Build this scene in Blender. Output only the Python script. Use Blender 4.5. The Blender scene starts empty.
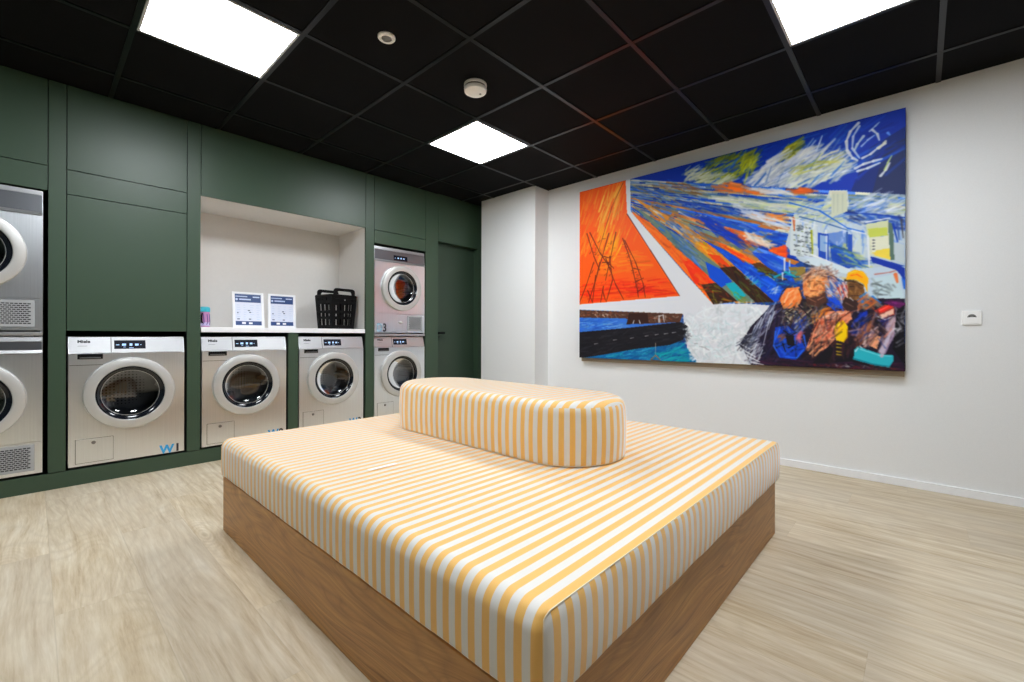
import bpy, bmesh, math, random
import numpy as np
from mathutils import Vector, Matrix

scene = bpy.context.scene
COL = scene.collection
PI = math.pi
RX, LY, CZ = 3.726, 3.872, 2.490          # right wall plane, front of the cabinets, ceiling height
NX, NY, BY = -3.2, -3.6, 4.47           # the walls behind the camera and behind the cabinets

# ------------------------------------------------------------------ materials
def s2l(c):
    return tuple(((v / 255) / 12.92 if v / 255 <= .04045 else ((v / 255 + .055) / 1.055) ** 2.4) for v in c) + (1,)

class NT:
    def __init__(self, name):
        self.m = bpy.data.materials.new(name); self.m.use_nodes = True
        self.t = self.m.node_tree; self.n = self.t.nodes; self.b = self.n['Principled BSDF']
    def add(self, typ, **kw):
        x = self.n.new(typ)
        for k, v in kw.items():
            if k.startswith('in_'):
                key = k[3:]; key = int(key) if key.isdigit() else key.replace('_', ' ')
                x.inputs[key].default_value = v
            else: setattr(x, k, v)
        return x
    def link(self, a, b): self.t.links.new(a, b)
    def math(self, op, a, b=None, c=None):
        x = self.n.new('ShaderNodeMath'); x.operation = op
        for i, v in enumerate((a, b, c)):
            if v is None: continue
            if hasattr(v, 'links'): self.link(v, x.inputs[i])
            else: x.inputs[i].default_value = v
        return x.outputs[0]
    def ramp(self, fac, stops, interp='LINEAR'):
        r = self.n.new('ShaderNodeValToRGB'); r.color_ramp.interpolation = interp
        e = r.color_ramp.elements
        while len(e) < len(stops): e.new(.5)
        for el, (p, c) in zip(e, stops): el.position = p; el.color = c
        self.link(fac, r.inputs[0]); return r.outputs[0]
    def mix(self, fac, a, b, blend='MIX'):
        x = self.n.new('ShaderNodeMix'); x.data_type = 'RGBA'; x.blend_type = blend
        for s, v in ((x.inputs[0], fac), (x.inputs[6], a), (x.inputs[7], b)):
            if hasattr(v, 'links'): self.link(v, s)
            else: s.default_value = v
        return x.outputs[2]
    def bump(self, h, strength=.2, dist=.002):
        b = self.add('ShaderNodeBump', in_Strength=strength, in_Distance=dist)
        self.link(h, b.inputs['Height']); self.link(b.outputs[0], self.b.inputs['Normal'])

def plain(name, rgb, rough=.5, metal=0., spec=.5, coat=0., noise=0., nscale=40):
    k = NT(name); c = s2l(rgb)
    k.b.inputs['Base Color'].default_value = c
    k.b.inputs['Roughness'].default_value = rough; k.b.inputs['Metallic'].default_value = metal
    k.b.inputs['Specular IOR Level'].default_value = spec; k.b.inputs['Coat Weight'].default_value = coat
    tc = k.add('ShaderNodeTexCoord'); n = k.add('ShaderNodeTexNoise', in_Scale=nscale, in_Detail=4.)
    k.link(tc.outputs['Object'], n.inputs['Vector'])
    d = .03 + noise
    k.link(k.mix(n.outputs[0], tuple(v * (1 - d) for v in c[:3]) + (1,), tuple(min(1, v * (1 + d)) for v in c[:3]) + (1,)), k.b.inputs['Base Color'])
    if noise: k.bump(n.outputs[0], .15, .001)
    return k.m

def steel_mat(name, rgb, rough, horizontal=False):
    k = NT(name); k.b.inputs['Metallic'].default_value = .92
    tc = k.add('ShaderNodeTexCoord'); mp = k.add('ShaderNodeMapping')
    mp.inputs['Scale'].default_value = (2, 2, 260) if horizontal else (600, 600, 2)
    k.link(tc.outputs['Object'], mp.inputs[0])
    n = k.add('ShaderNodeTexNoise', in_Scale=1., in_Detail=3.); k.link(mp.outputs[0], n.inputs['Vector'])
    c = s2l(rgb)
    k.link(k.mix(n.outputs[0], tuple(v * .86 for v in c[:3]) + (1,), tuple(min(1, v * 1.1) for v in c[:3]) + (1,)), k.b.inputs['Base Color'])
    r = k.math('MULTIPLY_ADD', n.outputs[0], .08, rough - .04); k.link(r, k.b.inputs['Roughness'])
    k.b.inputs['Anisotropic'].default_value = .5
    if not horizontal: k.bump(n.outputs[0], .03, .0004)
    return k.m

def floor_mat():
    k = NT('pale oak vinyl plank'); tc = k.add('ShaderNodeTexCoord'); sx = k.add('ShaderNodeSeparateXYZ')
    k.link(tc.outputs['Object'], sx.inputs[0]); X, Y = sx.outputs[0], sx.outputs[1]
    W, L = .236, 1.5
    u = k.math('DIVIDE', k.math('SUBTRACT', X, .048), W); iu = k.math('FLOOR', u); fu = k.math('FRACT', u)
    wn = k.add('ShaderNodeTexWhiteNoise', noise_dimensions='1D'); k.link(iu, wn.inputs['W'])
    v = k.math('ADD', k.math('DIVIDE', Y, L), wn.outputs[0]); iv = k.math('FLOOR', v); fv = k.math('FRACT', v)
    wn2 = k.add('ShaderNodeTexWhiteNoise', noise_dimensions='2D'); cv = k.add('ShaderNodeCombineXYZ')
    k.link(iu, cv.inputs[0]); k.link(iv, cv.inputs[1]); k.link(cv.outputs[0], wn2.inputs['Vector'])
    off = k.math('MULTIPLY', wn2.outputs[0], 37.)
    # plank-local coordinates, shifted per plank
    pc = k.add('ShaderNodeCombineXYZ'); k.link(k.math('ADD', X, off), pc.inputs[0]); k.link(k.math('MULTIPLY', Y, .2), pc.inputs[1]); k.link(off, pc.inputs[2])
    warp = k.add('ShaderNodeTexNoise', in_Scale=3.2, in_Detail=2.); k.link(pc.outputs[0], warp.inputs['Vector'])
    bc = k.add('ShaderNodeCombineXYZ')
    k.link(k.math('ADD', k.math('ADD', X, off), k.math('MULTIPLY', warp.outputs[0], .16)), bc.inputs[0]); k.link(k.math('MULTIPLY', Y, .07), bc.inputs[1]); k.link(off, bc.inputs[2])
    g1 = k.add('ShaderNodeTexNoise', in_Scale=34., in_Detail=7., in_Roughness=.68); k.link(bc.outputs[0], g1.inputs['Vector'])
    g2 = k.add('ShaderNodeTexNoise', in_Scale=170., in_Detail=3.); k.link(bc.outputs[0], g2.inputs['Vector'])
    rc = k.add('ShaderNodeCombineXYZ'); k.link(k.math('ADD', X, off), rc.inputs[0]); k.link(k.math('MULTIPLY', Y, .3), rc.inputs[1])
    sw = k.add('ShaderNodeTexNoise', in_Scale=3.4, in_Detail=1., in_Distortion=.8); k.link(rc.outputs[0], sw.inputs['Vector'])
    ringv = k.math('FRACT', k.math('MULTIPLY', sw.outputs[0], 13.))
    ring = k.math('POWER', k.math('ABSOLUTE', k.math('SUBTRACT', ringv, .5)), 2.)
    big = k.add('ShaderNodeTexNoise', in_Scale=1.6, in_Detail=2.); k.link(pc.outputs[0], big.inputs['Vector'])
    base = k.ramp(g1.outputs[0], [(.28, s2l((158, 134, 100))), (.42, s2l((193, 174, 142))), (.55, s2l((210, 195, 167))), (.72, s2l((226, 216, 196)))])
    c = k.mix(k.math('MULTIPLY', ring, 1.0), base, s2l((172, 153, 125)))
    c = k.mix(k.math('MULTIPLY', g2.outputs[0], .22), c, s2l((152, 130, 102)))
    gr = k.ramp(big.outputs[0], [(.4, (0, 0, 0, 1)), (.65, (1, 1, 1, 1))])
    c = k.mix(k.math('MULTIPLY', gr, .30), c, s2l((196, 188, 176)))
    tone = k.math('MULTIPLY_ADD', wn2.outputs[0], .09, .955)
    hs = k.add('ShaderNodeHueSaturation', in_Saturation=1.); k.link(tone, hs.inputs['Value']); k.link(c, hs.inputs['Color'])
    # knots
    vo = k.add('ShaderNodeTexVoronoi', in_Scale=2.6, in_Randomness=1.); k.link(rc.outputs[0], vo.inputs['Vector'])
    kn = k.ramp(vo.outputs['Distance'], [(.0, (1, 1, 1, 1)), (.045, (0, 0, 0, 1))])
    kr = k.math('MULTIPLY', k.ramp(vo.outputs['Distance'], [(.05, (1, 1, 1, 1)), (.30, (0, 0, 0, 1))]), k.math('ABSOLUTE', k.math('SUBTRACT', k.math('FRACT', k.math('MULTIPLY', vo.outputs['Distance'], 34.)), .5)))
    c = k.mix(k.math('MULTIPLY', kr, .5), hs.outputs[0], s2l((160, 136, 104)))
    c = k.mix(k.math('MULTIPLY', kn, .45), c, s2l((120, 98, 72)))
    e1 = k.math('LESS_THAN', k.math('MINIMUM', fu, k.math('SUBTRACT', 1., fu)), .006)
    e2 = k.math('LESS_THAN', fv, .0012)
    seam = k.math('MAXIMUM', e1, e2)
    c = k.mix(k.math('MULTIPLY', seam, .16), c, s2l((120, 104, 82)))
    k.link(c, k.b.inputs['Base Color'])
    k.link(k.math('MULTIPLY_ADD', g1.outputs[0], .16, .38), k.b.inputs['Roughness'])
    k.bump(g1.outputs[0], .05, .001)
    return k.m

def oak_mat(name, axis):
    k = NT(name); tc = k.add('ShaderNodeTexCoord'); sx = k.add('ShaderNodeSeparateXYZ'); k.link(tc.outputs['Object'], sx.inputs[0])
    A = sx.outputs[axis]; Z = sx.outputs[2]
    pc = k.add('ShaderNodeCombineXYZ'); k.link(k.math('MULTIPLY', A, .22), pc.inputs[0]); k.link(k.math('MULTIPLY', Z, 1.4), pc.inputs[2]); pc.inputs[1].default_value = axis * 3.3
    w = k.add('ShaderNodeTexNoise', in_Scale=3.5, in_Detail=2.); k.link(pc.outputs[0], w.inputs['Vector'])
    ringv = k.math('FRACT', k.math('MULTIPLY', w.outputs[0], 16.))
    ring = k.math('ABSOLUTE', k.math('SUBTRACT', ringv, .5))
    gc = k.add('ShaderNodeCombineXYZ'); k.link(k.math('MULTIPLY', A, 1.3), gc.inputs[0]); k.link(k.math('ADD', k.math('MULTIPLY', Z, 52.), k.math('MULTIPLY', w.outputs[0], 20.)), gc.inputs[2])
    g = k.add('ShaderNodeTexNoise', in_Scale=2.2, in_Detail=5., in_Roughness=.65); k.link(gc.outputs[0], g.inputs['Vector'])
    c = k.ramp(g.outputs[0], [(.28, s2l((140, 92, 44))), (.45, s2l((182, 129, 70))), (.6, s2l((198, 145, 82))), (.78, s2l((214, 166, 102)))])
    c = k.mix(k.math('MULTIPLY', k.math('POWER', ring, 2.), 1.2), c, s2l((116, 80, 46)))
    k.link(c, k.b.inputs['Base Color']); k.b.inputs['Roughness'].default_value = .42
    k.bump(g.outputs[0], .08, .0008)
    return k.m

def stripe_mat(pitch=.0425):
    k = NT('yellow and white striped upholstery'); at = k.add('ShaderNodeAttribute', attribute_name='stripe')
    tc = k.add('ShaderNodeTexCoord'); n = k.add('ShaderNodeTexNoise', in_Scale=900., in_Detail=2.); k.link(tc.outputs['Object'], n.inputs['Vector'])
    f = k.math('FRACT', k.math('DIVIDE', at.outputs['Fac'], pitch))
    d = k.math('ABSOLUTE', k.math('SUBTRACT', f, .5))
    m = k.ramp(d, [(.235, (1, 1, 1, 1)), (.262, (0, 0, 0, 1))])
    col = k.mix(m, s2l((224, 220, 214)), s2l((243, 184, 74)))
    col = k.mix(k.math('MULTIPLY', n.outputs[0], .14), col, s2l((255, 250, 240)))
    k.link(col, k.b.inputs['Base Color']); k.b.inputs['Roughness'].default_value = .62
    k.b.inputs['Sheen Weight'].default_value = .7; k.b.inputs['Sheen Roughness'].default_value = .38
    k.bump(n.outputs[0], .12, .0006)
    return k.m

def glass_mat():
    k = NT('clear door glass'); k.n.remove(k.b)
    out = k.n['Material Output']; tr = k.add('ShaderNodeBsdfTransparent'); tr.inputs[0].default_value = (.42, .45, .48, 1)
    gl = k.add('ShaderNodeBsdfGlossy', in_Roughness=.03); gl.inputs[0].default_value = (.95, .97, 1, 1)
    fr = k.add('ShaderNodeFresnel', in_IOR=1.55); fac = k.math('MULTIPLY_ADD', fr.outputs[0], 1.2, .03)
    mx = k.add('ShaderNodeMixShader'); k.link(fac, mx.inputs[0]); k.link(tr.outputs[0], mx.inputs[1]); k.link(gl.outputs[0], mx.inputs[2])
    k.link(mx.outputs[0], out.inputs[0]); return k.m

def drum_mat():
    k = NT('perforated drum steel'); tc = k.add('ShaderNodeTexCoord')
    v = k.add('ShaderNodeTexVoronoi', in_Scale=48., in_Randomness=0.); k.link(tc.outputs['Object'], v.inputs['Vector'])
    h = k.ramp(v.outputs['Distance'], [(.22, (0, 0, 0, 1)), (.3, (1, 1, 1, 1))])
    k.link(k.mix(h, (.02, .02, .02, 1), s2l((150, 152, 156))), k.b.inputs['Base Color'])
    k.b.inputs['Metallic'].default_value = .9; k.b.inputs['Roughness'].default_value = .3
    return k.m

def emit(name, rgb, strength):
    k = NT(name); c = rgb + (1,) if len(rgb) == 3 else rgb
    k.b.inputs['Base Color'].default_value = c; k.b.inputs['Emission Color'].default_value = c
    k.b.inputs['Emission Strength'].default_value = strength; return k.m

def attr_mat(name, attr, rough=.45):
    k = NT(name); a = k.add('ShaderNodeAttribute', attribute_name=attr); k.link(a.outputs['Color'], k.b.inputs['Base Color'])
    k.b.inputs['Roughness'].default_value = rough; k.b.inputs['Specular IOR Level'].default_value = .2
    tc = k.add('ShaderNodeTexCoord'); n = k.add('ShaderNodeTexNoise', in_Scale=160., in_Detail=4.); k.link(tc.outputs['Object'], n.inputs['Vector'])
    k.bump(n.outputs[0], .15, .001); return k.m

def grille_mat():
    k = NT('grey plastic grille'); k.b.inputs['Base Color'].default_value = s2l((168, 170, 172)); k.b.inputs['Roughness'].default_value = .45
    return k.m

M = {}
M['floor'] = floor_mat()
M['wall'] = plain('white wall paint', (235, 236, 236), .7, noise=.01, nscale=180)
M['greywall'] = plain('grey wall paint', (128, 128, 126), .7, noise=.01, nscale=180)
M['ceil'] = plain('black acoustic tile', (9, 9, 11), .85, spec=.15, noise=.02, nscale=220)
M['tbar'] = plain('black glossy ceiling rail', (11, 11, 12), .3, spec=.34)
M['green'] = plain('dark green lacquered board', (54, 75, 57), .41, spec=.5, noise=.0, nscale=3)
M['greendoor'] = plain('dark green painted door', (47, 65, 50), .48, nscale=3)
M['darkgreen'] = plain('very dark green metal', (24, 34, 28), .5)
M['inside'] = plain('melamine blackened as shade', (18, 20, 19), .6)  # near-black colour deepens the shade in the gaps around the machines
M['niche'] = plain('off-white laminate', (221, 218, 213), .55)
M['white'] = plain('white laminate', (245, 246, 248), .35)
M['plastic'] = plain('white plastic', (250, 250, 249), .35)
M['greyplastic'] = plain('grey plastic', (120, 120, 118), .4)
M['alu'] = plain('white metal trim', (215, 218, 222), .4)
M['steel'] = steel_mat('brushed stainless steel', (238, 242, 246), .30)
M['steel2'] = plain('bright steel panel', (200, 201, 202), .37, metal=.92)
M['steel3'] = plain('dark steel panel', (132, 134, 139), .30, metal=.92)
M['ring'] = plain('silver lacquered ring', (203, 202, 198), .36, metal=.45, coat=.1)
M['gloss'] = plain('black gloss plastic', (16, 20, 27), .12, spec=.6)
M['black'] = plain('black plastic', (5, 5, 6), .55, spec=.16)
M['knob'] = plain('dull metal', (128, 128, 128), .35, metal=.8)
M['glass'] = glass_mat(); M['drum'] = drum_mat(); M['grille'] = grille_mat()
M['stripe'] = stripe_mat()
M['oakx'] = oak_mat('brown oak veneer', 0); M['oaky'] = oak_mat('brown oak veneer side', 1)
M['light'] = emit('lit diffuser', (.915, .955, 1.), 33.0)
M['screen'] = plain('dark blue screen', (12, 17, 32), .5, spec=.2)
M['icon'] = emit('lit screen icon', (.45, .65, 1.), .42)
M['paint'] = attr_mat('mural paint', 'paint', .55)
M['batten'] = plain('raw timber', (158, 142, 120), .6, noise=.04)
M['brand'] = plain('dark print', (26, 26, 28), .5)
M['blue'] = plain('blue vinyl', (52, 164, 226), .4); M['paleblue'] = plain('pale blue vinyl', (150, 184, 204), .4); M['ink'] = plain('dark vinyl', (36, 40, 52), .4)
M['sheet'] = plain('printed sheet', (222, 228, 244), .3); M['navy'] = plain('navy print', (46, 72, 124), .3); M['lightprint'] = plain('pale print', (190, 205, 232), .3); M['darkprint'] = plain('dark print mark', (70, 84, 112), .3)
M['turq'] = plain('turquoise plastic', (66, 190, 210), .35); M['pink'] = plain('pink plastic', (196, 138, 184), .3); M['purple'] = plain('purple print', (108, 84, 150), .4); M['lilac'] = plain('lilac print', (200, 190, 224), .4)
M['thread'] = plain('pale seam cord', (236, 222, 196), .6)
M['tag'] = plain('white fabric', (246, 244, 250), .6)

# ------------------------------------------------------------------ mesh helpers
def finish(name, bm, mats, parent=None, loc=(0, 0, 0), smooth=35, **props):
    me = bpy.data.meshes.new(name); bmesh.ops.recalc_face_normals(bm, faces=bm.faces); bm.to_mesh(me); bm.free()
    for m in (mats if isinstance(mats, (list, tuple)) else [mats]): me.materials.append(m)
    if smooth:
        me.polygons.foreach_set('use_smooth', [True] * len(me.polygons)); me.set_sharp_from_angle(angle=math.radians(smooth))
    o = bpy.data.objects.new(name, me); COL.objects.link(o); o.location = loc
    if smooth and len(me.polygons) < 6000:
        w = o.modifiers.new('normals', 'WEIGHTED_NORMAL'); w.keep_sharp = True; w.weight = 100
    if parent: o.parent = parent
    for k, v in props.items(): o[k] = v
    return o

def thing(name, label, cat, loc=(0, 0, 0), rz=0, group=None):
    o = bpy.data.objects.new(name, None); COL.objects.link(o); o.empty_display_size = .1
    o.location = loc; o.rotation_euler = (0, 0, rz); o['label'] = label; o['category'] = cat
    if group: o['group'] = group
    return o

def box(bm, lo, hi, bev=0., seg=2, mi=0):
    t = bmesh.new(); bmesh.ops.create_cube(t, size=1)
    for v in t.verts: v.co = Vector([(lo[i] + hi[i]) / 2 + v.co[i] * (hi[i] - lo[i]) for i in range(3)])
    if bev: bmesh.ops.bevel(t, geom=list(t.edges), offset=bev, segments=seg, affect='EDGES', profile=.5)
    merge(bm, t, mi)

def merge(bm, t, mi=0, mat=None):
    vs = [bm.verts.new(mat @ v.co if mat else v.co) for v in t.verts]
    t.verts.index_update()
    for f in t.faces:
        nf = bm.faces.new([vs[v.index] for v in f.verts]); nf.material_index = mi
    t.free()

def boxes(name, lst, mat, parent=None, loc=(0, 0, 0), bev=.0015, **kw):
    bm = bmesh.new()
    for lo, hi in lst: box(bm, lo, hi, bev)
    return finish(name, bm, mat, parent, loc, **kw)

def lathe(bm, prof, segs=48, mat=Matrix(), mi=0, close=False):
    """profile of (radius, height) about local z, then mat."""
    rings = []
    for r, h in prof:
        if r < 1e-6: rings.append([bm.verts.new(mat @ Vector((0, 0, h)))])
        else: rings.append([bm.verts.new(mat @ Vector((r * math.cos(2 * PI * i / segs), r * math.sin(2 * PI * i / segs), h))) for i in range(segs)])
    pairs = list(zip(rings, rings[1:])) + ([(rings[-1], rings[0])] if close else [])
    for a, b in pairs:
        for i in range(segs):
            j = (i + 1) % segs
            q = [a[i % len(a)], a[j % len(a)], b[j % len(b)], b[i % len(b)]]
            q2 = []
            for v in q:
                if v not in q2: q2.append(v)
            if len(q2) > 2: bm.faces.new(q2).material_index = mi

def tube(bm, pts, r, segs=8, closed=False, mi=0):
    pts = [Vector(p) for p in pts]; n = len(pts); rings = []
    up = None
    for i, p in enumerate(pts):
        a = pts[(i - 1) % n] if (closed or i) else p; b = pts[(i + 1) % n] if (closed or i < n - 1) else p
        d = (b - a).normalized()
        if up is None:
            up = d.orthogonal().normalized()
        up = (up - d * up.dot(d)).normalized(); s = d.cross(up)
        rings.append([bm.verts.new(p + (up * math.cos(2 * PI * k / segs) + s * math.sin(2 * PI * k / segs)) * r) for k in range(segs)])
    for i in range(n if closed else n - 1):
        a, b = rings[i], rings[(i + 1) % n]
        for k in range(segs): bm.faces.new([a[k], a[(k + 1) % segs], b[(k + 1) % segs], b[k]]).material_index = mi
    if not closed: bm.faces.new(rings[0][::-1]).material_index = mi; bm.faces.new(rings[-1]).material_index = mi

OUT = Matrix.Rotation(PI / 2, 4, 'X')       # local z -> -y, i.e. out of a front that faces the room
def out_at(x, y, z): return Matrix.Translation((x, y, z)) @ OUT

def text_bm(body, size, extrude=.0006, bold=0.):
    cu = bpy.data.curves.new('t', 'FONT'); cu.body = body; cu.size = size; cu.extrude = extrude; cu.offset = bold
    o = bpy.data.objects.new('t', cu); COL.objects.link(o); dg = bpy.context.evaluated_depsgraph_get()
    me = bpy.data.meshes.new_from_object(o.evaluated_get(dg)); bm = bmesh.new(); bm.from_mesh(me)
    bpy.data.objects.remove(o); bpy.data.curves.remove(cu); bpy.data.meshes.remove(me)
    return bm

def lettering(name, body, size, mat, parent, at, tilt=0., bold=0., sx=1., **props):
    bm = text_bm(body, size, bold=bold)
    T = Matrix.Translation(at) @ Matrix.Rotation(PI / 2 - tilt, 4, 'X') @ Matrix.Diagonal((sx, 1, 1, 1))
    bmesh.ops.transform(bm, matrix=T, verts=bm.verts)
    return finish(name, bm, mat, parent, smooth=0, **props)

def structure(name, bm, mats, **kw):
    o = finish(name, bm, mats, **kw); o['kind'] = 'structure'; return o

# ------------------------------------------------------------------ room shell
def shell():
    b = bmesh.new(); box(b, (NX, NY, -.06), (RX, BY, 0)); structure('floor', b, M['floor'])
    b = bmesh.new(); box(b, (RX, NY, 0), (RX + .1, BY + .1, CZ + .05)); structure('wall_right', b, M['wall'])
    b = bmesh.new(); box(b, (NX - .1, NY, 0), (NX, BY + .1, CZ + .05)); structure('wall_left', b, M['green'])
    b = bmesh.new(); box(b, (NX - .1, NY - .1, 0), (RX + .1, NY, CZ + .05)); structure('wall_front', b, M['greywall'])
    # the wall behind the cabinets, boxed out to the cabinet fronts left of the machines and around the door
    b = bmesh.new(); box(b, (NX, BY, 0), (RX, BY + .1, CZ + .05))
    box(b, (NX, LY, 0), (-.645, BY, CZ))
    box(b, (2.9985, LY, 1.972), (RX, LY + .14, CZ))
    box(b, (3.588, LY, 0), (RX, LY + .14, 1.972))
    structure('wall_back', b, M['green'])
    b = bmesh.new(); box(b, (NX - .1, NY - .1, CZ), (RX + .1, BY + .1, CZ + .05))
    c = structure('ceiling', b, M['ceil'])
    b = bmesh.new(); hw = .012
    gx = [.338 + .6 * k for k in range(-5, 6)]; gy = [-.074 + .6 * k for k in range(-5, 7)]
    for x in gx: box(b, (x - hw, NY, CZ - .005), (x + hw, LY, CZ))
    for y in gy: box(b, (NX, y - hw, CZ - .0046), (RX, y + hw, CZ))
    finish('ceiling_grid', b, M['tbar'], c)
    b = bmesh.new(); box(b, (3.506, 2.92, 0), (RX, 3.726, CZ)); structure('pillar', b, M['wall'])
    b = bmesh.new(); box(b, (RX - .012, NY, 0), (RX, 2.92, .05), .002); structure('baseboard_right', b, M['white'])
    b = bmesh.new(); box(b, (3.494, 2.908, 0), (3.506, 3.726, .05), .002); box(b, (3.506, 2.908, 0), (RX - .012, 2.92, .05), .002)
    structure('baseboard_pillar', b, M['white'])
    # door
    b = bmesh.new(); box(b, (3.0, LY + .075, .004), (3.586, LY + .115, 1.968), .002)
    d = structure('door_1', b, M['greendoor'])
    b = bmesh.new()
    box(b, (3.006, LY + .068, .955), (3.040, LY + .075, .982), .003)
    tube(b, [(3.022, LY + .07, .968), (3.022, LY + .03, .968), (3.03, LY + .022, .968), (3.105, LY + .022, .968)], .011, 10)
    finish('door_handle', b, M['black'], d)
    b = bmesh.new(); box(b, (3.008, LY + .066, .915), (3.075, LY + .075, .938), .004)
    finish('lock_plate', b, M['darkgreen'], d)
shell()

# ------------------------------------------------------------------ ceiling lights and detectors
def panel_light(x, y, label):
    t = thing('ceiling_light', label, 'ceiling light', (x, y, CZ), group='square ceiling light panels')
    h = .287
    bm = bmesh.new()
    for lo, hi in (((-h, -h, -.009), (h, -h + .012, 0)), ((-h, h - .012, -.009), (h, h, 0)), ((-h, -h + .012, -.009), (-h + .012, h - .012, 0)), ((h - .012, -h + .012, -.009), (h, h - .012, 0))): box(bm, lo, hi, .001)
    finish('frame', bm, M['alu'], t)
    bm = bmesh.new(); box(bm, (-h + .012, -h + .012, -.0065), (h - .012, h - .012, -.001)); finish('diffuser', bm, M['light'], t)
panel_light(2.438, 2.626, 'lit square ceiling panel over the far end, nearest the pillar')
panel_light(.638, 2.626, 'lit square ceiling panel above the green cabinet at upper left')
panel_light(2.438, .226, 'lit square ceiling panel above the painting, cut off by the top edge')
panel_light(-1.162, 2.626, 'added unseen lit ceiling panel beyond the left edge of the picture')  # unseen panel, added to brighten the floor on the left
panel_light(.638, .226, 'guessed unseen lit ceiling panel straight above the viewer, out of the picture')  # unseen panel, guessed from the grid spacing to light the near mattress top

t = thing('smoke_detector', 'white round smoke detector on the black ceiling near the far light panel', 'smoke detector', (1.847, 2.021, CZ))
bm = bmesh.new(); R180 = Matrix.Rotation(PI, 4, 'X')
lathe(bm, [(0, 0), (.070, 0), (.070, .012), (.066, .014), (.066, .016)], 48, R180); finish('base', bm, M['plastic'], t)
bm = bmesh.new(); lathe(bm, [(.060, .014), (.060, .026)], 48, R180)
finish('vent_slot', bm, M['greyplastic'], t)
bm = bmesh.new(); lathe(bm, [(.055, .0255), (.069, .0255), (.070, .029), (.067, .045), (.060, .050), (0, .051)], 48, R180); hd = finish('head', bm, M['plastic'], t)
bm = bmesh.new(); lathe(bm, [(.007, 0), (.007, .002), (0, .002)], 16, Matrix.Translation((.03, -.012, -.0503)) @ R180); finish('test_button', bm, M['greyplastic'], hd)
t = thing('motion_sensor', 'small white round sensor on the ceiling beside the upper left light panel', 'sensor', (1.240, 2.038, CZ))
bm = bmesh.new(); lathe(bm, [(.045, 0), (.045, .006), (.040, .011), (.028, .012), (.026, .009)], 40, R180); finish('base', bm, M['plastic'], t)
bm = bmesh.new(); lathe(bm, [(.026, .008), (.022, .014), (.012, .019), (0, .020)], 32, R180); finish('lens', bm, M['greyplastic'], t)

# ------------------------------------------------------------------ green cabinets
PT, G = .018, .002            # board thickness, half a joint
def cabinet(x0, x1, post_x, label, panels, carc, extra=()):
    t = thing('laundry_cabinet', label, 'cabinet', (x0, LY, 0), group='dark green built-in laundry cabinets')
    def pn(name, a, b, c, d): return boxes(name, [((a + G - x0, 0, c + G), (b - G - x0, PT, d - G))], M['green'], t, bev=.0012)
    for nm, a, b, c, d in panels: pn(nm, a, b, c, d)
    boxes('carcass', [((a - x0, PT + .001 if y0 is None else y0, c), (b - x0, y1, d)) for a, b, c, d, y0, y1 in carc], M['inside'], t, bev=0)
    return t
D = .57
cabinet(-.64, .137, None, 'green cabinet at the left edge around two stacked dryers',
    [('post', .057, .137, .1, CZ - .004), ('post', -.64, -.56, .1, CZ - .004), ('header_panel', -.56, .057, 1.812, 1.962), ('upper_panel', -.56, .057, 1.962, CZ - .004)],
    [(-.64, -.56, .1, 1.962, None, D), (.059, .136, .1, 1.962, None, D), (-.56, .057, 1.83, 1.96, None, D), (-.64, .136, 1.962, CZ - .01, None, D), (-.56, .057, .1, 1.83, D - .02, D)])
cabinet(.137, .83, None, 'green cabinet with a tall closed panel above one washer',
    [('cupboard_door', .137, .747, .964, 1.809), ('header_panel', .137, .747, 1.809, 1.962), ('upper_panel', .137, .747, 1.962, CZ - .004), ('post', .747, .83, .1, CZ - .004)],
    [(.749, .826, .1, 1.962, None, D), (.138, .747, .972, 1.962, None, D), (.138, .828, 1.962, CZ - .01, None, D), (.138, .747, .1, .97, D - .02, D)])
t = cabinet(.83, 2.229, None, 'green cabinet with the open beige niche over two washers',
    [('upper_panel', .83, 2.139, 1.962, CZ - .004), ('post', 2.139, 2.229, .1, CZ - .004), ('post', 1.441, 1.524, .1, .958)],
    [(2.142, 2.226, .1, 1.962, None, D), (1.444, 1.521, .1, .955, None, D), (.832, 2.227, 1.978, CZ - .01, None, D), (.832, 2.139, .1, .955, D - .02, D)])
nb = bmesh.new()
x0 = .83
box(nb, (0.001, .019, 1.9635), (2.139 - x0 - .001, .54, 1.9765)); box(nb, (.0005, .019, 1.001), (.0025, .54, 1.9635)); box(nb, (2.1365 - x0, .019, 1.001), (2.1385 - x0, .54, 1.9635)); box(nb, (.0025, .535, 1.001), (2.1365 - x0, .55, 1.9635))
finish('niche_lining', nb, M['niche'], t, label='off-white lining of the open niche')
cabinet(2.229, 2.9985, None, 'green cabinet around the dryer stacked on a washer by the door',
    [('header_panel', 2.229, 2.831, 1.832, 1.962), ('upper_panel', 2.229, 2.831, 1.962, CZ - .004), ('post', 2.831, 2.9985, .1, CZ - .004)],
    [(2.834, 2.994, .1, 1.962, None, D), (2.232, 2.831, 1.85, 1.962, None, D), (2.232, 2.994, 1.962, CZ - .01, None, D), (2.229, 2.832, .1, 1.85, D - .02, D)])
t = thing('plinth', 'long low dark green plinth under the row of machines', 'plinth', (-.64, LY, 0))
bm = bmesh.new(); box(bm, (0, 0, 0), (3.637, PT, .098), .0012); finish('face_board', bm, M['green'], t)
bm = bmesh.new(); box(bm, (0, PT, 0), (3.637, D, .097)); finish('platform', bm, M['inside'], t)
bm = bmesh.new(); box(bm, (.8335, LY, .962), (2.1355, LY + .534, 1.0), .0025)
o = finish('countertop', bm, M['white']); o['label'] = 'white countertop shelf in the niche above two washers'; o['category'] = 'countertop'

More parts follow.
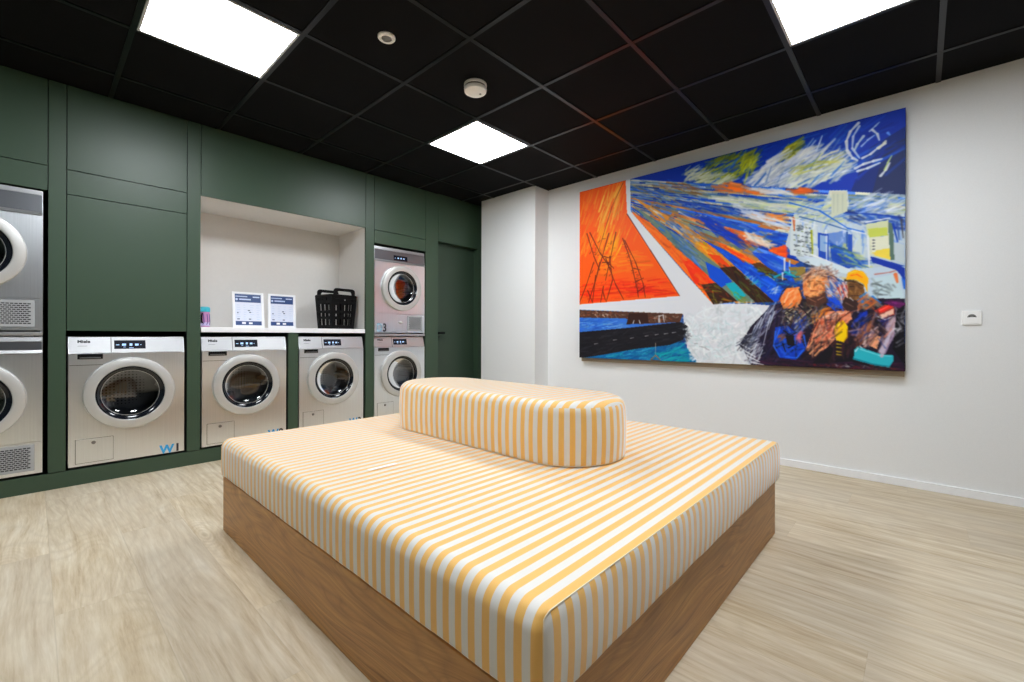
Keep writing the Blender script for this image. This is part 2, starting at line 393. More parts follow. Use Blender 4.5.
# ------------------------------------------------------------------ washing machines and dryers
MW, MD = .588, .53
def front_with_hole(bm, x0, x1, z0, z1, cx, cz, r, y0, y1, n=64):
    """front sheet from y0 (front) to y1 with a round opening"""
    angs = sorted(set([2 * PI * i / n for i in range(n)] + [math.atan2(zz - cz, xx - cx) % (2 * PI) for xx in (x0, x1) for zz in (z0, z1)]))
    def edge(a):
        c, s = math.cos(a), math.sin(a); k = 1e9
        if c > 1e-9: k = min(k, (x1 - cx) / c)
        if c < -1e-9: k = min(k, (x0 - cx) / c)
        if s > 1e-9: k = min(k, (z1 - cz) / s)
        if s < -1e-9: k = min(k, (z0 - cz) / s)
        return cx + c * k, cz + s * k
    R = []
    for a in angs:
        ex, ez = edge(a); ix, iz = cx + r * math.cos(a), cz + r * math.sin(a)
        R.append([bm.verts.new(p) for p in ((ix, y0, iz), (ex, y0, ez), (ex, y1, ez), (ix, y1, iz))])
    for i in range(len(R)):
        a, b = R[i], R[(i + 1) % len(R)]
        for k in range(4):
            bm.faces.new([a[k], b[k], b[(k + 1) % 4], a[(k + 1) % 4]])

def prism_x(bm, prof, x0, x1, mi=0):
    a = [bm.verts.new((x0, y, z)) for y, z in prof]; b = [bm.verts.new((x1, y, z)) for y, z in prof]
    bm.faces.new(a).material_index = mi; bm.faces.new(b[::-1]).material_index = mi
    for i in range(len(prof)):
        j = (i + 1) % len(prof); bm.faces.new([a[i], b[i], b[j], a[j]]).material_index = mi

def door_parts(t, cx, cz, R):
    k = R / .236
    bm = bmesh.new(); lathe(bm, [(.234 * k, -.001), (.236 * k, .012), (.2355 * k, .024), (.231 * k, .031), (.222 * k, .0345), (.205 * k, .037), (.190 * k, .0385), (.182 * k, .0375), (.178 * k, .033), (.178 * k, -.001)], 96, out_at(cx, 0, cz), close=True)
    d = finish('door', bm, M['ring'], t, label='round door with silver ring')
    bm = bmesh.new(); lathe(bm, [(.178 * k, .032), (.172 * k, .024), (.165 * k, .0175), (.157 * k, .0125), (.150 * k, .010)], 96, out_at(cx, 0, cz)); finish('door_seal', bm, M['gloss'], d)
    bm = bmesh.new(); tube(bm, [(cx + .1500 * k * math.cos(a * PI / 36), -.0098, cz + .1500 * k * math.sin(a * PI / 36)) for a in range(72)], .0014, 6, True); finish('glass_rim', bm, M['ring'], d)
    bm = bmesh.new(); lathe(bm, [(.150 * k, .0095), (.140 * k, .0045), (.125 * k, -.001), (.105 * k, -.006), (.08 * k, -.0095), (.04 * k, -.012), (0, -.0125)], 72, out_at(cx, 0, cz)); finish('door_glass', bm, M['glass'], d)
    bm = bmesh.new(); I = Matrix.Translation((cx, 0, cz)) @ Matrix.Rotation(-PI / 2, 4, 'X')
    lathe(bm, [(.172 * k, .016), (.165 * k, .05), (.225 * k, .075), (.235 * k, .10), (.235 * k, .40), (.06, .42), (0, .40)], 64, I)
    dr = finish('drum', bm, M['drum'], t)
    for a in (PI * .15, PI * .82, PI * 1.48):
        bm = bmesh.new()
        Rm = Matrix.Translation((cx, 0, cz)) @ Matrix.Rotation(a, 4, 'Y')
        tb = bmesh.new(); prism_x(tb, [(.09, 0), (.39, 0), (.37, .055), (.12, .065)], -.022, .022)
        for v in tb.verts:
            if v.co.z > .03: v.co.x *= .35
            v.co.z = -.232 * k + v.co.z
        bmesh.ops.bevel(tb, geom=list(tb.edges), offset=.005, segments=2, affect='EDGES')
        merge(bm, tb, 0, Rm)
        finish('paddle', bm, M['ring'], dr)
    return d

def tilted_plate(bm, x0, x1, z0, z1, y0, tilt, th=.004, bev=.0012):
    tb = bmesh.new(); bmesh.ops.create_cube(tb, size=1)
    L = (z1 - z0) / math.cos(tilt)
    for v in tb.verts: v.co = Vector(((x0 + x1) / 2 + v.co.x * (x1 - x0), -th / 2 + v.co.y * th, L / 2 + v.co.z * L))
    bmesh.ops.bevel(tb, geom=list(tb.edges), offset=bev, segments=2, affect='EDGES')
    merge(bm, tb, 0, Matrix.Translation((0, y0, z0)) @ Matrix.Rotation(-tilt, 4, 'X'))

def on_tilt(z, z0, y0, tilt): return y0 + (z - z0) * math.tan(tilt) - .0045

def casing(t, H, zp, tilt, cz, R, hole=True):
    yt = (H - zp) * math.tan(tilt)
    bm = bmesh.new()
    # sides, top, back and foot as a shell with an open front; the raked head behind the controls
    prism_x(bm, [(.004, zp), (.004 + yt, H - .004), (.02 + yt, H), (MD, H), (MD, zp)], 0, MW)
    box(bm, (0, .004, .008), (.012, MD, zp)); box(bm, (MW - .012, .004, .008), (MW, MD, zp)); box(bm, (.012, MD - .012, .008), (MW - .012, MD, zp)); box(bm, (.012, .004, .008), (MW - .012, MD - .012, .02))
    for px in (.06, MW - .06):
        for py in (.06, MD - .06): lathe(bm, [(0, .0005), (.022, .0005), (.022, .0085), (0, .0085)], 16, Matrix.Translation((px, py, 0)))
    return finish('casing', bm, M['steel'], t)

def icons(parent, lst, z0, y0, tilt):
    bm = bmesh.new()
    for (x, z, w, h) in lst:
        y = on_tilt(z, z0, y0, tilt) - .0012
        box(bm, (x, y, z), (x + w, y + .0008, z + h))
    finish('screen_symbol', bm, M['icon'], parent)

def washer(loc, label, number, second='ink'):
    t = thing('washing_machine', label, 'washing machine', loc, group='stainless steel front-loading washing machines')
    H, zp, tl = .824, .716, math.radians(13); cx, cz, R = .296, .452, .234
    casing(t, H, zp, tl, cz, R)
    bm = bmesh.new(); front_with_hole(bm, .001, MW - .001, .009, zp - .001, cx, cz, .19, 0, .004)
    finish('front_panel', bm, M['steel'], t)
    bm = bmesh.new(); tilted_plate(bm, .004, .1955, zp + .002, H - .003, .003, tl); dp = finish('detergent_drawer', bm, M['steel2'], t)
    lettering('brand_lettering', 'Miele', .0245, M['brand'], dp, (.040, on_tilt(.785, zp, .003, tl) - .0006, .785), tl, .0011, 1.12)
    bm = bmesh.new(); box(bm, (.041, on_tilt(.763, zp, .003, tl) - .0010, .763), (.085, on_tilt(.763, zp, .003, tl) + .0006, .7655)); finish('small_print', bm, M['knob'], dp)
    bm = bmesh.new(); tilted_plate(bm, .1955, .2005, zp + .003, H - .004, .0035, tl, .0042, .0003); finish('panel_joint', bm, M['greyplastic'], t)
    bm = bmesh.new(); tilted_plate(bm, .2005, MW - .004, zp + .002, H - .003, .003, tl); cp = finish('control_panel', bm, M['steel2'], t)
    bm = bmesh.new(); tilted_plate(bm, .212, .374, zp + .026, zp + .084, on_tilt(zp + .026, zp, .003, tl) + .0018, tl, .0025, .0008); ds = finish('display', bm, M['screen'], t)
    icons(ds, [(.222, .768, .016, .004), (.252, .764, .020, .014), (.290, .763, .014, .016), (.318, .764, .018, .013), (.345, .768, .006, .004), (.258, .754, .012, .003), (.288, .748, .022, .003)], zp, .003, tl)
    bm = bmesh.new(); box(bm, (.040, -.004, .681), (.158, .001, .713), .003); hd = finish('drawer_handle', bm, M['black'], t)
    bm = bmesh.new(); box(bm, (.05, -.0055, .686), (.148, -.0038, .693), .0006); finish('handle_lip', bm, M['knob'], hd)
    bm = bmesh.new(); box(bm, (.004, -.0006, .6425), (.160, .0005, .645)); finish('panel_joint', bm, M['brand'], t)
    door_parts(t, cx, cz, R)
    bm = bmesh.new(); box(bm, (.0305, -.0008, .0245), (.2095, .0005, .1765)); fj = finish('flap_joint', bm, M['brand'], t)
    bm = bmesh.new(); box(bm, (.0325, -.003, .0265), (.2075, .0, .1745), .0015); fl = finish('filter_flap', bm, M['steel'], t)
    bm = bmesh.new(); lathe(bm, [(.0105, 0), (.0105, .004), (.008, .0055), (0, .0055)], 24, out_at(.115, -.0029, .150)); finish('flap_latch', bm, M['knob'], fl)
    lettering('machine_letter', 'W', .080, M['blue'], t, (.450, -.0012, .010), 0, .0030, .92)
    lettering('machine_number', number, .072, M['ink'], t, (.532, -.0012, .016), 0, .0030, .95)
    return t

def dryer(loc, label, H, base, zp, number=None):
    t = thing('tumble_dryer', label, 'tumble dryer', loc, group='stainless steel tumble dryers')
    b = base; tl = math.radians(3); cx, cz, R = .297, .458 + b, .228
    casing(t, H, zp, tl, cz, R)
    if b:
        bm = bmesh.new(); box(bm, (0, -.004, .004), (MW, .0035, b - .003), .002); finish('stacking_strip', bm, M['steel2'], t)
    zs = .197 + b
    bm = bmesh.new(); front_with_hole(bm, .001, MW - .001, zs + .0015, zp - .001, cx, cz, .19, 0, .004); finish('front_panel', bm, M['steel'], t)
    bm = bmesh.new(); box(bm, (.001, 0, b + .009), (MW - .001, .004, zs - .0015), .001); lp = finish('lower_panel', bm, M['steel'], t)
    # raked control head: bright lip, dark glass, bevelled top trim
    bm = bmesh.new(); tilted_plate(bm, .002, MW - .002, zp + .001, zp + .020, -.004, math.radians(28), .006, .0015); finish('panel_lip', bm, M['steel2'], t)
    zt = H - .030
    bm = bmesh.new(); tilted_plate(bm, .004, MW - .004, zp + .019, zt, .006, tl); cp = finish('control_panel', bm, M['steel3'], t)
    bm = bmesh.new(); tilted_plate(bm, .006, .200, zp + .022, zt - .003, on_tilt(zp + .022, zp + .019, .006, tl) + .0025, tl, .002, .0006); finish('fascia', bm, M['gloss'], t)
    yt = .006 + (zt - zp - .019) * math.tan(tl)
    bm = bmesh.new(); tilted_plate(bm, .004, MW - .004, zt + .001, H - .002, yt - .001, math.radians(11), .005, .0012); finish('top_trim', bm, M['steel2'], t)
    zd = zp + .030; hd = min(.05, zt - zd - .008)
    bm = bmesh.new(); tilted_plate(bm, .212, .374, zd, zd + hd, on_tilt(zd, zp + .019, .006, tl) + .0018, tl, .0025, .0008); ds = finish('display', bm, M['screen'], t)
    icons(ds, [(.224, zd + hd * .4, .012, .005), (.255, zd + hd * .35, .018, .013), (.290, zd + hd * .35, .014, .014), (.320, zd + hd * .4, .018, .010)], zp + .019, .006, tl)
    door_parts(t, cx, cz, R)
    bm = bmesh.new(); gx0, gx1, gz0, gz1 = .372, .556, .028 + b, .185 + b
    tb = bmesh.new(); box(tb, (gx0, -.004, gz0), (gx1, -.0002, gz1), .003); merge(bm, tb)
    gr = finish('vent_grille', bm, M['grille'], t)
    bm = bmesh.new(); rows, cols = 11, 9; dx = (gx1 - gx0 - .03) / cols; dz = (gz1 - gz0 - .03) / rows
    for i in range(rows):
        for j in range(cols - (i % 2)):
            x = gx0 + .015 + (j + .5 * (i % 2)) * dx; z = gz0 + .015 + i * dz
            box(bm, (x + dx * .1, -.0046, z + dz * .22), (x + dx * .9, -.0039, z + dz * .78))
    finish('vent_slot', bm, M['brand'], gr)
    bm = bmesh.new(); lathe(bm, [(.026, 0), (.026, .004), (.018, .008), (0, .009)], 32, out_at(.293, -.0002, .112 + b) @ Matrix.Diagonal((1, .55, 1, 1))); finish('latch', bm, M['ring'], lp)
    if number:
        lettering('machine_letter', 'D', .110, M['paleblue'], t, (.022, -.0012, .022 + b), 0, .003, .78)
        lettering('machine_number', number, .110, M['ink'], t, (.088, -.0012, .022 + b), 0, .003, .80)
    return t

FY, FZ = LY + .006, .0985
washer((.146, FY, FZ + .0065), 'stainless steel washing machine numbered 1 under the tall closed green panel', '1')
washer((.840, FY, FZ + .0065), 'stainless steel washing machine under the left half of the white countertop', '2')
washer((1.533, FY, FZ + .0065), 'stainless steel washing machine under the right half of the white countertop, below the basket', '3')
washer((2.236, FY, FZ + .0065), 'stainless steel washing machine under the stacked dryer beside the green door', '4')
dryer((2.236, FY, .931), 'stainless steel dryer marked D3 stacked on a washing machine beside the green door', .883, .028, .735, '3')
dryer((-.551, FY, FZ + .0065), 'lower of two stacked steel dryers at the left edge of the picture', .824, 0., .722)
dryer((-.551, FY, .931), 'upper of two stacked steel dryers at the left edge of the picture', .876, .028, .722)

# ------------------------------------------------------------------ things in the niche
def sign(loc, w, h, lean, label, seed):
    t = thing('sign_holder', label, 'sign holder', loc, group='white framed instruction sheets'); t.rotation_euler = (-lean, 0, 0)
    f = .019
    bm = bmesh.new(); box(bm, (0, 0, 0), (w, .010, f), .002); box(bm, (0, 0, h - f * .8), (w, .010, h), .002); box(bm, (0, 0, f), (f, .010, h - f * .8), .002); box(bm, (w - f, 0, f), (w, .010, h - f * .8), .002); finish('frame', bm, M['white'], t)
    bm = bmesh.new(); box(bm, (f, .004, f), (w - f, .008, h - f * .8)); sh = finish('info_sheet', bm, M['sheet'], t)
    a, b, c, d = f + .002, w - f - .002, f + .002, h - f * .8 - .002
    hh = d - c
    bm = bmesh.new(); box(bm, (a, .0032, d - hh * .26), (b, .0038, d)); hb = finish('header_band', bm, M['navy'], sh)
    bm = bmesh.new(); box(bm, (a, .0032, c), (b, .0038, c + hh * .13)); fb = finish('footer_band', bm, M['navy'], sh)
    bm = bmesh.new(); box(bm, (a + .004, .0026, d - hh * .09), (a + .09, .003, d - hh * .06)); box(bm, (b - .06, .0026, d - hh * .10), (b - .01, .003, d - hh * .06)); box(bm, (a + .03, .0026, d - hh * .19), (a + .115, .003, d - hh * .145)); lathe(bm, [(.009, 0), (.009, .0006), (0, .0006)], 20, out_at(a + .012, .0032, d - hh * .17)); finish('header_print', bm, M['lightprint'], hb)
    bm = bmesh.new(); box(bm, (a + .045, .0026, c + hh * .035), (a + .072, .003, c + hh * .10)); box(bm, (a + .095, .0026, c + hh * .035), (a + .122, .003, c + hh * .09)); finish('footer_print', bm, M['white'], fb)
    rnd = random.Random(seed); bm = bmesh.new()
    for r in range(7):
        for q in range(4):
            x = a + .012 + q * (b - a) * .25; z = c + hh * (.19 + .075 * r); l = rnd.uniform(.012, .03)
            box(bm, (x, .0030, z), (x + l, .0038, z + .0028))
    finish('table_print', bm, M['lightprint'], sh)
    bm = bmesh.new()
    for x, z, l in ((.012, .18, .018), (.095, .18, .018), (.09, .46, .016), (.1, .40, .014), (.012, .38, .01)): box(bm, (a + x, .0026, c + hh * z), (a + x + l, .0034, c + hh * z + .008))
    finish('mark_print', bm, M['darkprint'], sh)
    bm = bmesh.new(); c_, s_ = math.cos(lean), math.sin(lean)
    zb = .1 * math.tan(lean)
    prism_x(bm, [(.010, h * .55), (.010, h * .55 - .012), (.095, zb), (.102, zb + .003)], w * .4, w * .6)
    finish('stand', bm, M['plastic'], t)
    return t
sign((1.080, 4.03, 1.0015), .232, .293, math.radians(7), 'white framed instruction sheet near the pink bottle, leaning back', 3)
sign((1.347, 4.05, 1.0015), .224, .291, math.radians(2), 'white framed instruction sheet standing nearer the black basket', 8)

def bottle():
    t = thing('drinking_bottle', 'pink and purple drinking bottle with turquoise lid in the niche corner', 'bottle', (.889, 4.035, 1.0))
    bm = bmesh.new(); lathe(bm, [(0, 0), (.030, 0), (.034, .004), (.034, .040), (.031, .055), (.031, .075), (.034, .090), (.034, .112), (.030, .120), (0, .120)], 40); finish('body', bm, M['pink'], t)
    bm = bmesh.new(); lathe(bm, [(.0345, .012), (.0348, .014), (.0348, .036), (.0345, .038)], 40); finish('print_band', bm, M['lilac'], t)
    bm = bmesh.new(); rr = random.Random(4)
    for k in range(9):
        a = k * 2 * PI / 9; tube(bm, [(.0348 * math.cos(a), .0348 * math.sin(a), .012 + rr.random() * .01), (.0348 * math.cos(a + .3), .0348 * math.sin(a + .3), .04), (.0345 * math.cos(a + .1), .0345 * math.sin(a + .1), .1)], .0028, 6)
    finish('pattern', bm, M['purple'], t)
    bm = bmesh.new(); lathe(bm, [(.036, .118), (.037, .122), (.037, .146), (.034, .154), (.020, .158), (0, .159)], 40); finish('lid', bm, M['turq'], t)
    bm = bmesh.new(); tube(bm, [(-.020, -.027, .104), (-.027, -.040, .094), (-.029, -.044, .068), (-.026, -.040, .044), (-.020, -.028, .034)], .006, 8); finish('handle', bm, M['black'], t)
bottle()

def basket():
    th = math.radians(10); F = Vector((1.834, 3.925, 1.0005)); a, b, h = .272, .25, .312
    ux = Vector((math.cos(th), math.sin(th), 0)); uy = Vector((-math.sin(th), math.cos(th), 0))
    t = thing('laundry_basket', 'black slotted plastic laundry basket with two handles on the white countertop', 'basket', F, th)
    # local: x along the right face, y along the left face
    def pt(x, y, z):                         # flares towards the rim
        k = .86 + .14 * z / h; cx, cy = a / 2, b / 2
        return Vector((cx + (x - cx) * k, cy + (y - cy) * k, z))
    bm = bmesh.new(); cache = {}
    def V(x, y, z):
        key = (round(x, 5), round(y, 5), round(z, 5))
        if key not in cache: cache[key] = bm.verts.new(pt(x, y, z))
        return cache[key]
    zs = [0, .035, .095, .115, .150, .170, .235, .262, .290, h]
    holes = {1: 1, 3: 2, 5: 1, 7: 3}
    def cols(L, n):
        e = .028; w = (L - 2 * e) / n; out = [0, e * .6]
        for i in range(n): out += [e + i * w + w * .28, e + i * w + w * .78]
        return out + [L - e * .6, L]
    def side(fn, L, n):
        cs = cols(L, n)
        for i in range(len(cs) - 1):
            for k in range(len(zs) - 1):
                hole = (i >= 2 and i % 2 == 0 and i < len(cs) - 2 and k in (1, 3, 5)) or (i % 4 == 2 and k == 7 and 2 <= i < len(cs) - 2)
                if hole: continue
                bm.faces.new([V(*fn(cs[i]), zs[k]), V(*fn(cs[i + 1]), zs[k]), V(*fn(cs[i + 1]), zs[k + 1]), V(*fn(cs[i]), zs[k + 1])])
    side(lambda s: (s, 0), a, 5); side(lambda s: (a, s), b, 6); side(lambda s: (a - s, b), a, 5); side(lambda s: (0, b - s), b, 6)
    o = finish('body', bm, M['black'], t, smooth=0); md = o.modifiers.new('thick', 'SOLIDIFY'); md.thickness = .0035; md.offset = 0
    bm = bmesh.new(); tb = bmesh.new(); k0 = .86
    box(bm, (a / 2 - a / 2 * k0, b / 2 - b / 2 * k0, .0005), (a / 2 + a / 2 * k0, b / 2 + b / 2 * k0, .005)); finish('bottom', bm, M['black'], t)
    bm = bmesh.new(); r = .02
    path = []
    for cx, cy, s in ((a - r, r, -90), (a - r, b - r, 0), (r, b - r, 90), (r, r, 180)):
        for q in range(5):
            an = math.radians(s + q * 22.5); path.append((cx + r * math.cos(an), cy + r * math.sin(an), h))
    tube(bm, path, .0055, 8, True); finish('rim', bm, M['black'], t)
    for y in (0., b):
        bm = bmesh.new(); w0, w1, top = .022, a - .022, .062
        def arc(w0, w1, z0, zt, rr):
            p = [(w0, z0)]
            for q in range(6): an = PI - q * PI / 10; p.append((w0 + rr + rr * math.cos(an), zt - rr + rr * math.sin(an)))
            for q in range(6): an = PI / 2 - q * PI / 10; p.append((w1 - rr + rr * math.cos(an), zt - rr + rr * math.sin(an)))
            return p + [(w1, z0)]
        A = arc(w0, w1, h - .03, h + top, .03); B_ = arc(w0 + .036, w1 - .036, h - .03, h + top - .026, .02)
        y0, y1 = (y - .004, y + .006) if y == 0 else (y - .006, y + .004)
        q = [[bm.verts.new((x, yy, z)) for x, z in P] for yy in (y0, y1) for P in (A, B_)]
        n = len(A)
        for i in range(n - 1):
            bm.faces.new([q[0][i], q[0][i + 1], q[1][i + 1], q[1][i]]); bm.faces.new([q[2][i], q[3][i], q[3][i + 1], q[2][i + 1]])
            bm.faces.new([q[0][i], q[2][i], q[2][i + 1], q[0][i + 1]]); bm.faces.new([q[1][i], q[1][i + 1], q[3][i + 1], q[3][i]])
        for i in (0, n - 1): bm.faces.new([q[0][i], q[1][i], q[3][i], q[2][i]])
        box(bm, (w0 + .01, y0, h - .035), (w1 - .01, y1, h - .004))
        finish('handle', bm, M['black'], t)
basket()

# ------------------------------------------------------------------ striped seating island
BX0, BX1, BY0, BY1, BZ = .624, 2.413, .512, 2.477, .255
t = thing('bench_base', 'low brown oak box under the striped mattress', 'bench base', ((BX0 + BX1) / 2, (BY0 + BY1) / 2, 0))
wx, wy = (BX1 - BX0) / 2, (BY1 - BY0) / 2
for lo, hi, mt in (((-wx, -wy, 0), (-wx + .02, wy, BZ), 'oaky'), ((wx - .02, -wy, 0), (wx, wy, BZ), 'oaky'), ((-wx + .02, -wy, 0), (wx - .02, -wy + .02, BZ), 'oakx'), ((-wx + .02, wy - .02, 0), (wx - .02, wy, BZ), 'oakx')):
    bm = bmesh.new(); box(bm, lo, hi, .0012); finish('side_panel', bm, M[mt], t)
bm = bmesh.new(); box(bm, (-wx + .02, -wy + .02, BZ - .02), (wx - .02, wy - .02, BZ)); finish('top_board', bm, M['oakx'], t)

def axis_pts(a, b, r, n, m=6):
    left = [a + r * (i / m) for i in range(m)]; mid = list(np.linspace(a + r, b - r, n)); right = [b - r + r * (i + 1) / m for i in range(m)]
    return left + mid + right

def set_stripe(me, vals):
    at = me.attributes.new('stripe', 'FLOAT', 'CORNER'); at.data.foreach_set('value', vals)

def mattress():
    x0, x1, y0, y1, z0, z1 = .617, 2.438, .496, 2.492, .2555, .4405
    rx, ry, rt, rb = .040, .022, .042, .018
    cx, cy = (x0 + x1) / 2, (y0 + y1) / 2
    t = thing('mattress', 'yellow and white striped seat mattress on the oak box', 'mattress', (cx, cy, z0))
    X = axis_pts(x0, x1, rx, 40); Y = axis_pts(y0, y1, ry, 44); Z = [z0 + rb * i / 5 for i in range(5)] + list(np.linspace(z0 + rb, z1 - rt, 6)) + [z1 - rt + rt * (i + 1) / 7 for i in range(7)]
    lo = Vector((x0 + rx, y0 + ry, z0 + rb)); hi = Vector((x1 - rx, y1 - ry, z1 - rt))
    bm = bmesh.new(); lay = bm.faces.layers.int.new('fam'); cache = {}
    def fmap(p):
        p = Vector(p); q = Vector([min(max(p[i], lo[i]), hi[i]) for i in range(3)]); d = p - q
        if d.length > 1e-9:
            rad = Vector((rx, ry, rb if d.z < 0 else rt)); e = [abs(d[i]) / rad[i] for i in range(3)]; mx = max(e)
            n = Vector([math.copysign(math.tan(min(1, e[i] / mx) * PI / 4), d[i]) for i in range(3)]).normalized() * mx
            v = q + Vector([n[i] * rad[i] for i in range(3)])
            if d.z > 0: v.z += .6 * (z1 - v.z) * min(1, e[1]) * min(1, e[2]) * (1 - min(1, e[0]) ** 2)
        else: v = q
        u = (v.x - x0) / (x1 - x0); w = (v.y - y0) / (y1 - y0)
        if p.z > z1 - .001: v.z += .0012 * math.sin(7 * u + 2) * math.sin(5 * w + 1)
        bul = .005 * math.sin(PI * min(max((v.z - z0) / (z1 - z0), 0), 1))
        if v.x < x0 + .01: v.x -= .5 * bul + .0010 * math.sin(31 * v.y)
        if v.x > x1 - .01: v.x += bul
        if v.y < y0 + .006: v.y -= bul + .0010 * math.sin(27 * v.x)
        if v.y > y1 - .006: v.y += bul
        return v - Vector((cx, cy, z0))
    def V(p):
        key = tuple(round(c, 5) for c in p)
        if key not in cache: cache[key] = bm.verts.new(fmap(p))
        return cache[key]
    def grid(A, B, fn, fam):
        for i in range(len(A) - 1):
            for j in range(len(B) - 1):
                f = bm.faces.new([V(fn(A[i], B[j])), V(fn(A[i + 1], B[j])), V(fn(A[i + 1], B[j + 1])), V(fn(A[i], B[j + 1]))]); f[lay] = fam
    grid(X, Y, lambda a, b: (a, b, z1), 0); grid(X, Y, lambda a, b: (a, b, z0), 0)
    grid(Y, Z, lambda a, b: (x0, a, b), 0); grid(Y, Z, lambda a, b: (x1, a, b), 0)
    grid(X, Z, lambda a, b: (a, y0, b), 1); grid(X, Z, lambda a, b: (a, y1, b), 1)
    bmesh.ops.recalc_face_normals(bm, faces=bm.faces)
    vals = []
    # flatten the run of the stripes so that they stay straight over the rounded rims
    for f in bm.faces:
        for l in f.loops:
            vals.append((l.vert.co.y + cy - .4895) if f[lay] == 0 else (l.vert.co.x + cx - .596))
    me = bpy.data.meshes.new('cover'); bm.to_mesh(me); bm.free(); me.materials.append(M['stripe']); set_stripe(me, vals)
    me.polygons.foreach_set('use_smooth', [True] * len(me.polygons))
    o = bpy.data.objects.new('cover', me); COL.objects.link(o); o.parent = t
    # sewn seam along the rims of the two end panels
    for ys, sg in ((y0, -1), (y1, 1)):
        run = [(x0, ys, z) for z in Z[2:]] + [(x, ys, z1) for x in X[1:]] + [(x1, ys, z) for z in Z[::-1][1:-2]]
        bm = bmesh.new(); tube(bm, [fmap(p) + Vector((0, sg * .0004, .0004)) for p in run], .0015, 6); finish('seam', bm, M['thread'], t)
mattress()

def bolster():
    x0, x1, ya, yb, z0, z1, re = 1.330, 1.826, 1.132, 1.972, .4420, .688, .05
    R = (x1 - x0) / 2; xc = (x0 + x1) / 2
    t = thing('bolster', 'striped bolster cushion with rounded ends lying on the mattress', 'cushion', (xc, (ya + yb) / 2, z0)); oy = (ya + yb) / 2
    # outline, from the front face round the near end, the back and the far end
    out = []; n1, n2 = 40, 40; s = ya
    for i in range(n1): out.append(((x0, yb - (yb - ya) * i / n1), (-1, 0), yb - (yb - ya) * i / n1))
    for i in range(n2): a = PI + PI * i / n2; out.append(((xc + R * math.cos(a), ya + R * math.sin(a)), (math.cos(a), math.sin(a)), ya - R * PI * i / n2))
    s1 = ya - R * PI
    for i in range(n1): out.append(((x1, ya + (yb - ya) * i / n1), (1, 0), s1 - (yb - ya) * i / n1))
    s2 = s1 - (yb - ya)
    for i in range(n2 + 1): a = PI * i / n2; out.append(((xc + R * math.cos(a), yb + R * math.sin(a)), (math.cos(a), math.sin(a)), s2 - R * PI * i / n2))
    prof = []                                 # (inset, z)
    for i in range(7): a = PI / 2 * i / 6; prof.append((.009 - .009 * math.sin(a), .02 - .02 * math.cos(a)))
    for i in range(1, 6): prof.append((-.004 * math.sin(PI * i / 6), .02 + (z1 - z0 - re - .02) * i / 6))
    for i in range(9): a = PI / 2 * i / 8; prof.append((re - re * math.cos(a), z1 - z0 - re + re * math.sin(a)))
    bm = bmesh.new(); sl = bm.verts.layers.float.new('s'); rings = []
    n = len(out)
    for k, (ins, z) in enumerate(prof):
        ring = []
        for (p, nn, s) in out[:-1]:
            v = bm.verts.new((p[0] - nn[0] * ins - xc, p[1] - nn[1] * ins - oy, z)); ring.append(v)
        rings.append(ring)
    S = [o_[2] for o_ in out]; m = n - 1; loops = []
    vals = {}
    top_from = len(prof) - 6
    for k in range(len(prof) - 1):
        for i in range(m):
            j = (i + 1) % m
            f = bm.faces.new([rings[k][i], rings[k][j], rings[k + 1][j], rings[k + 1][i]])
            if k >= top_from: vals[f] = [v.co.y + oy for v in f.verts]
            else: vals[f] = [S[i], S[i + 1], S[i + 1], S[i]]
    # top and underside: strips between the front and the back half of the ring
    for ring in (rings[-1], rings[0]):
        pr = sorted(ring, key=lambda v: v.co.y)
        f_ = [v for v in ring if v.co.x <= 1e-6]; b_ = [v for v in ring if v.co.x >= -1e-6]
        f_.sort(key=lambda v: (round(v.co.y, 5))); b_.sort(key=lambda v: (round(v.co.y, 5)))
        L = 8; rows = []
        for a, b in zip(f_, b_):
            if a is b: rows.append([a]); continue
            zz = a.co.z; row = [a] + [bm.verts.new((a.co.x + (b.co.x - a.co.x) * q / L, (a.co.y + b.co.y) / 2, zz)) for q in range(1, L)] + [b]; rows.append(row)
        for r1, r2 in zip(rows, rows[1:]):
            if len(r1) == 1 and len(r2) == 1: continue
            if len(r1) == 1:
                for q in range(L): f = bm.faces.new([r1[0], r2[q], r2[q + 1]]); vals[f] = [v.co.y + oy for v in f.verts]
            elif len(r2) == 1:
                for q in range(L): f = bm.faces.new([r1[q], r1[q + 1], r2[0]]); vals[f] = [v.co.y + oy for v in f.verts]
            else:
                for q in range(L): f = bm.faces.new([r1[q], r1[q + 1], r2[q + 1], r2[q]]); vals[f] = [v.co.y + oy for v in f.verts]
    key = {f: dict(zip([v for v in f.verts], vals[f])) for f in bm.faces}
    bmesh.ops.recalc_face_normals(bm, faces=bm.faces)
    flat = []
    for f in bm.faces:
        for l in f.loops: flat.append(key[f][l.vert])
    me = bpy.data.meshes.new('cover'); bm.to_mesh(me); bm.free(); me.materials.append(M['stripe']); set_stripe(me, flat)
    me.polygons.foreach_set('use_smooth', [True] * len(me.polygons))
    o = bpy.data.objects.new('cover', me); COL.objects.link(o); o.parent = t
    # piping round the foot
    bm = bmesh.new(); tube(bm, [(p[0] - nn[0] * .006 - xc, p[1] - nn[1] * .006 - oy, .004) for p, nn, s in out[:-1]], .003, 6, True); finish('seam', bm, M['thread'], t)
bolster()
bm = bmesh.new(); box(bm, (.845, 1.497, .4418), (.965, 1.517, .4427), .0004)
o = finish('fabric_tag', bm, M['tag']); o['label'] = 'thin white strip of fabric lying on the striped mattress'; o['category'] = 'tag'

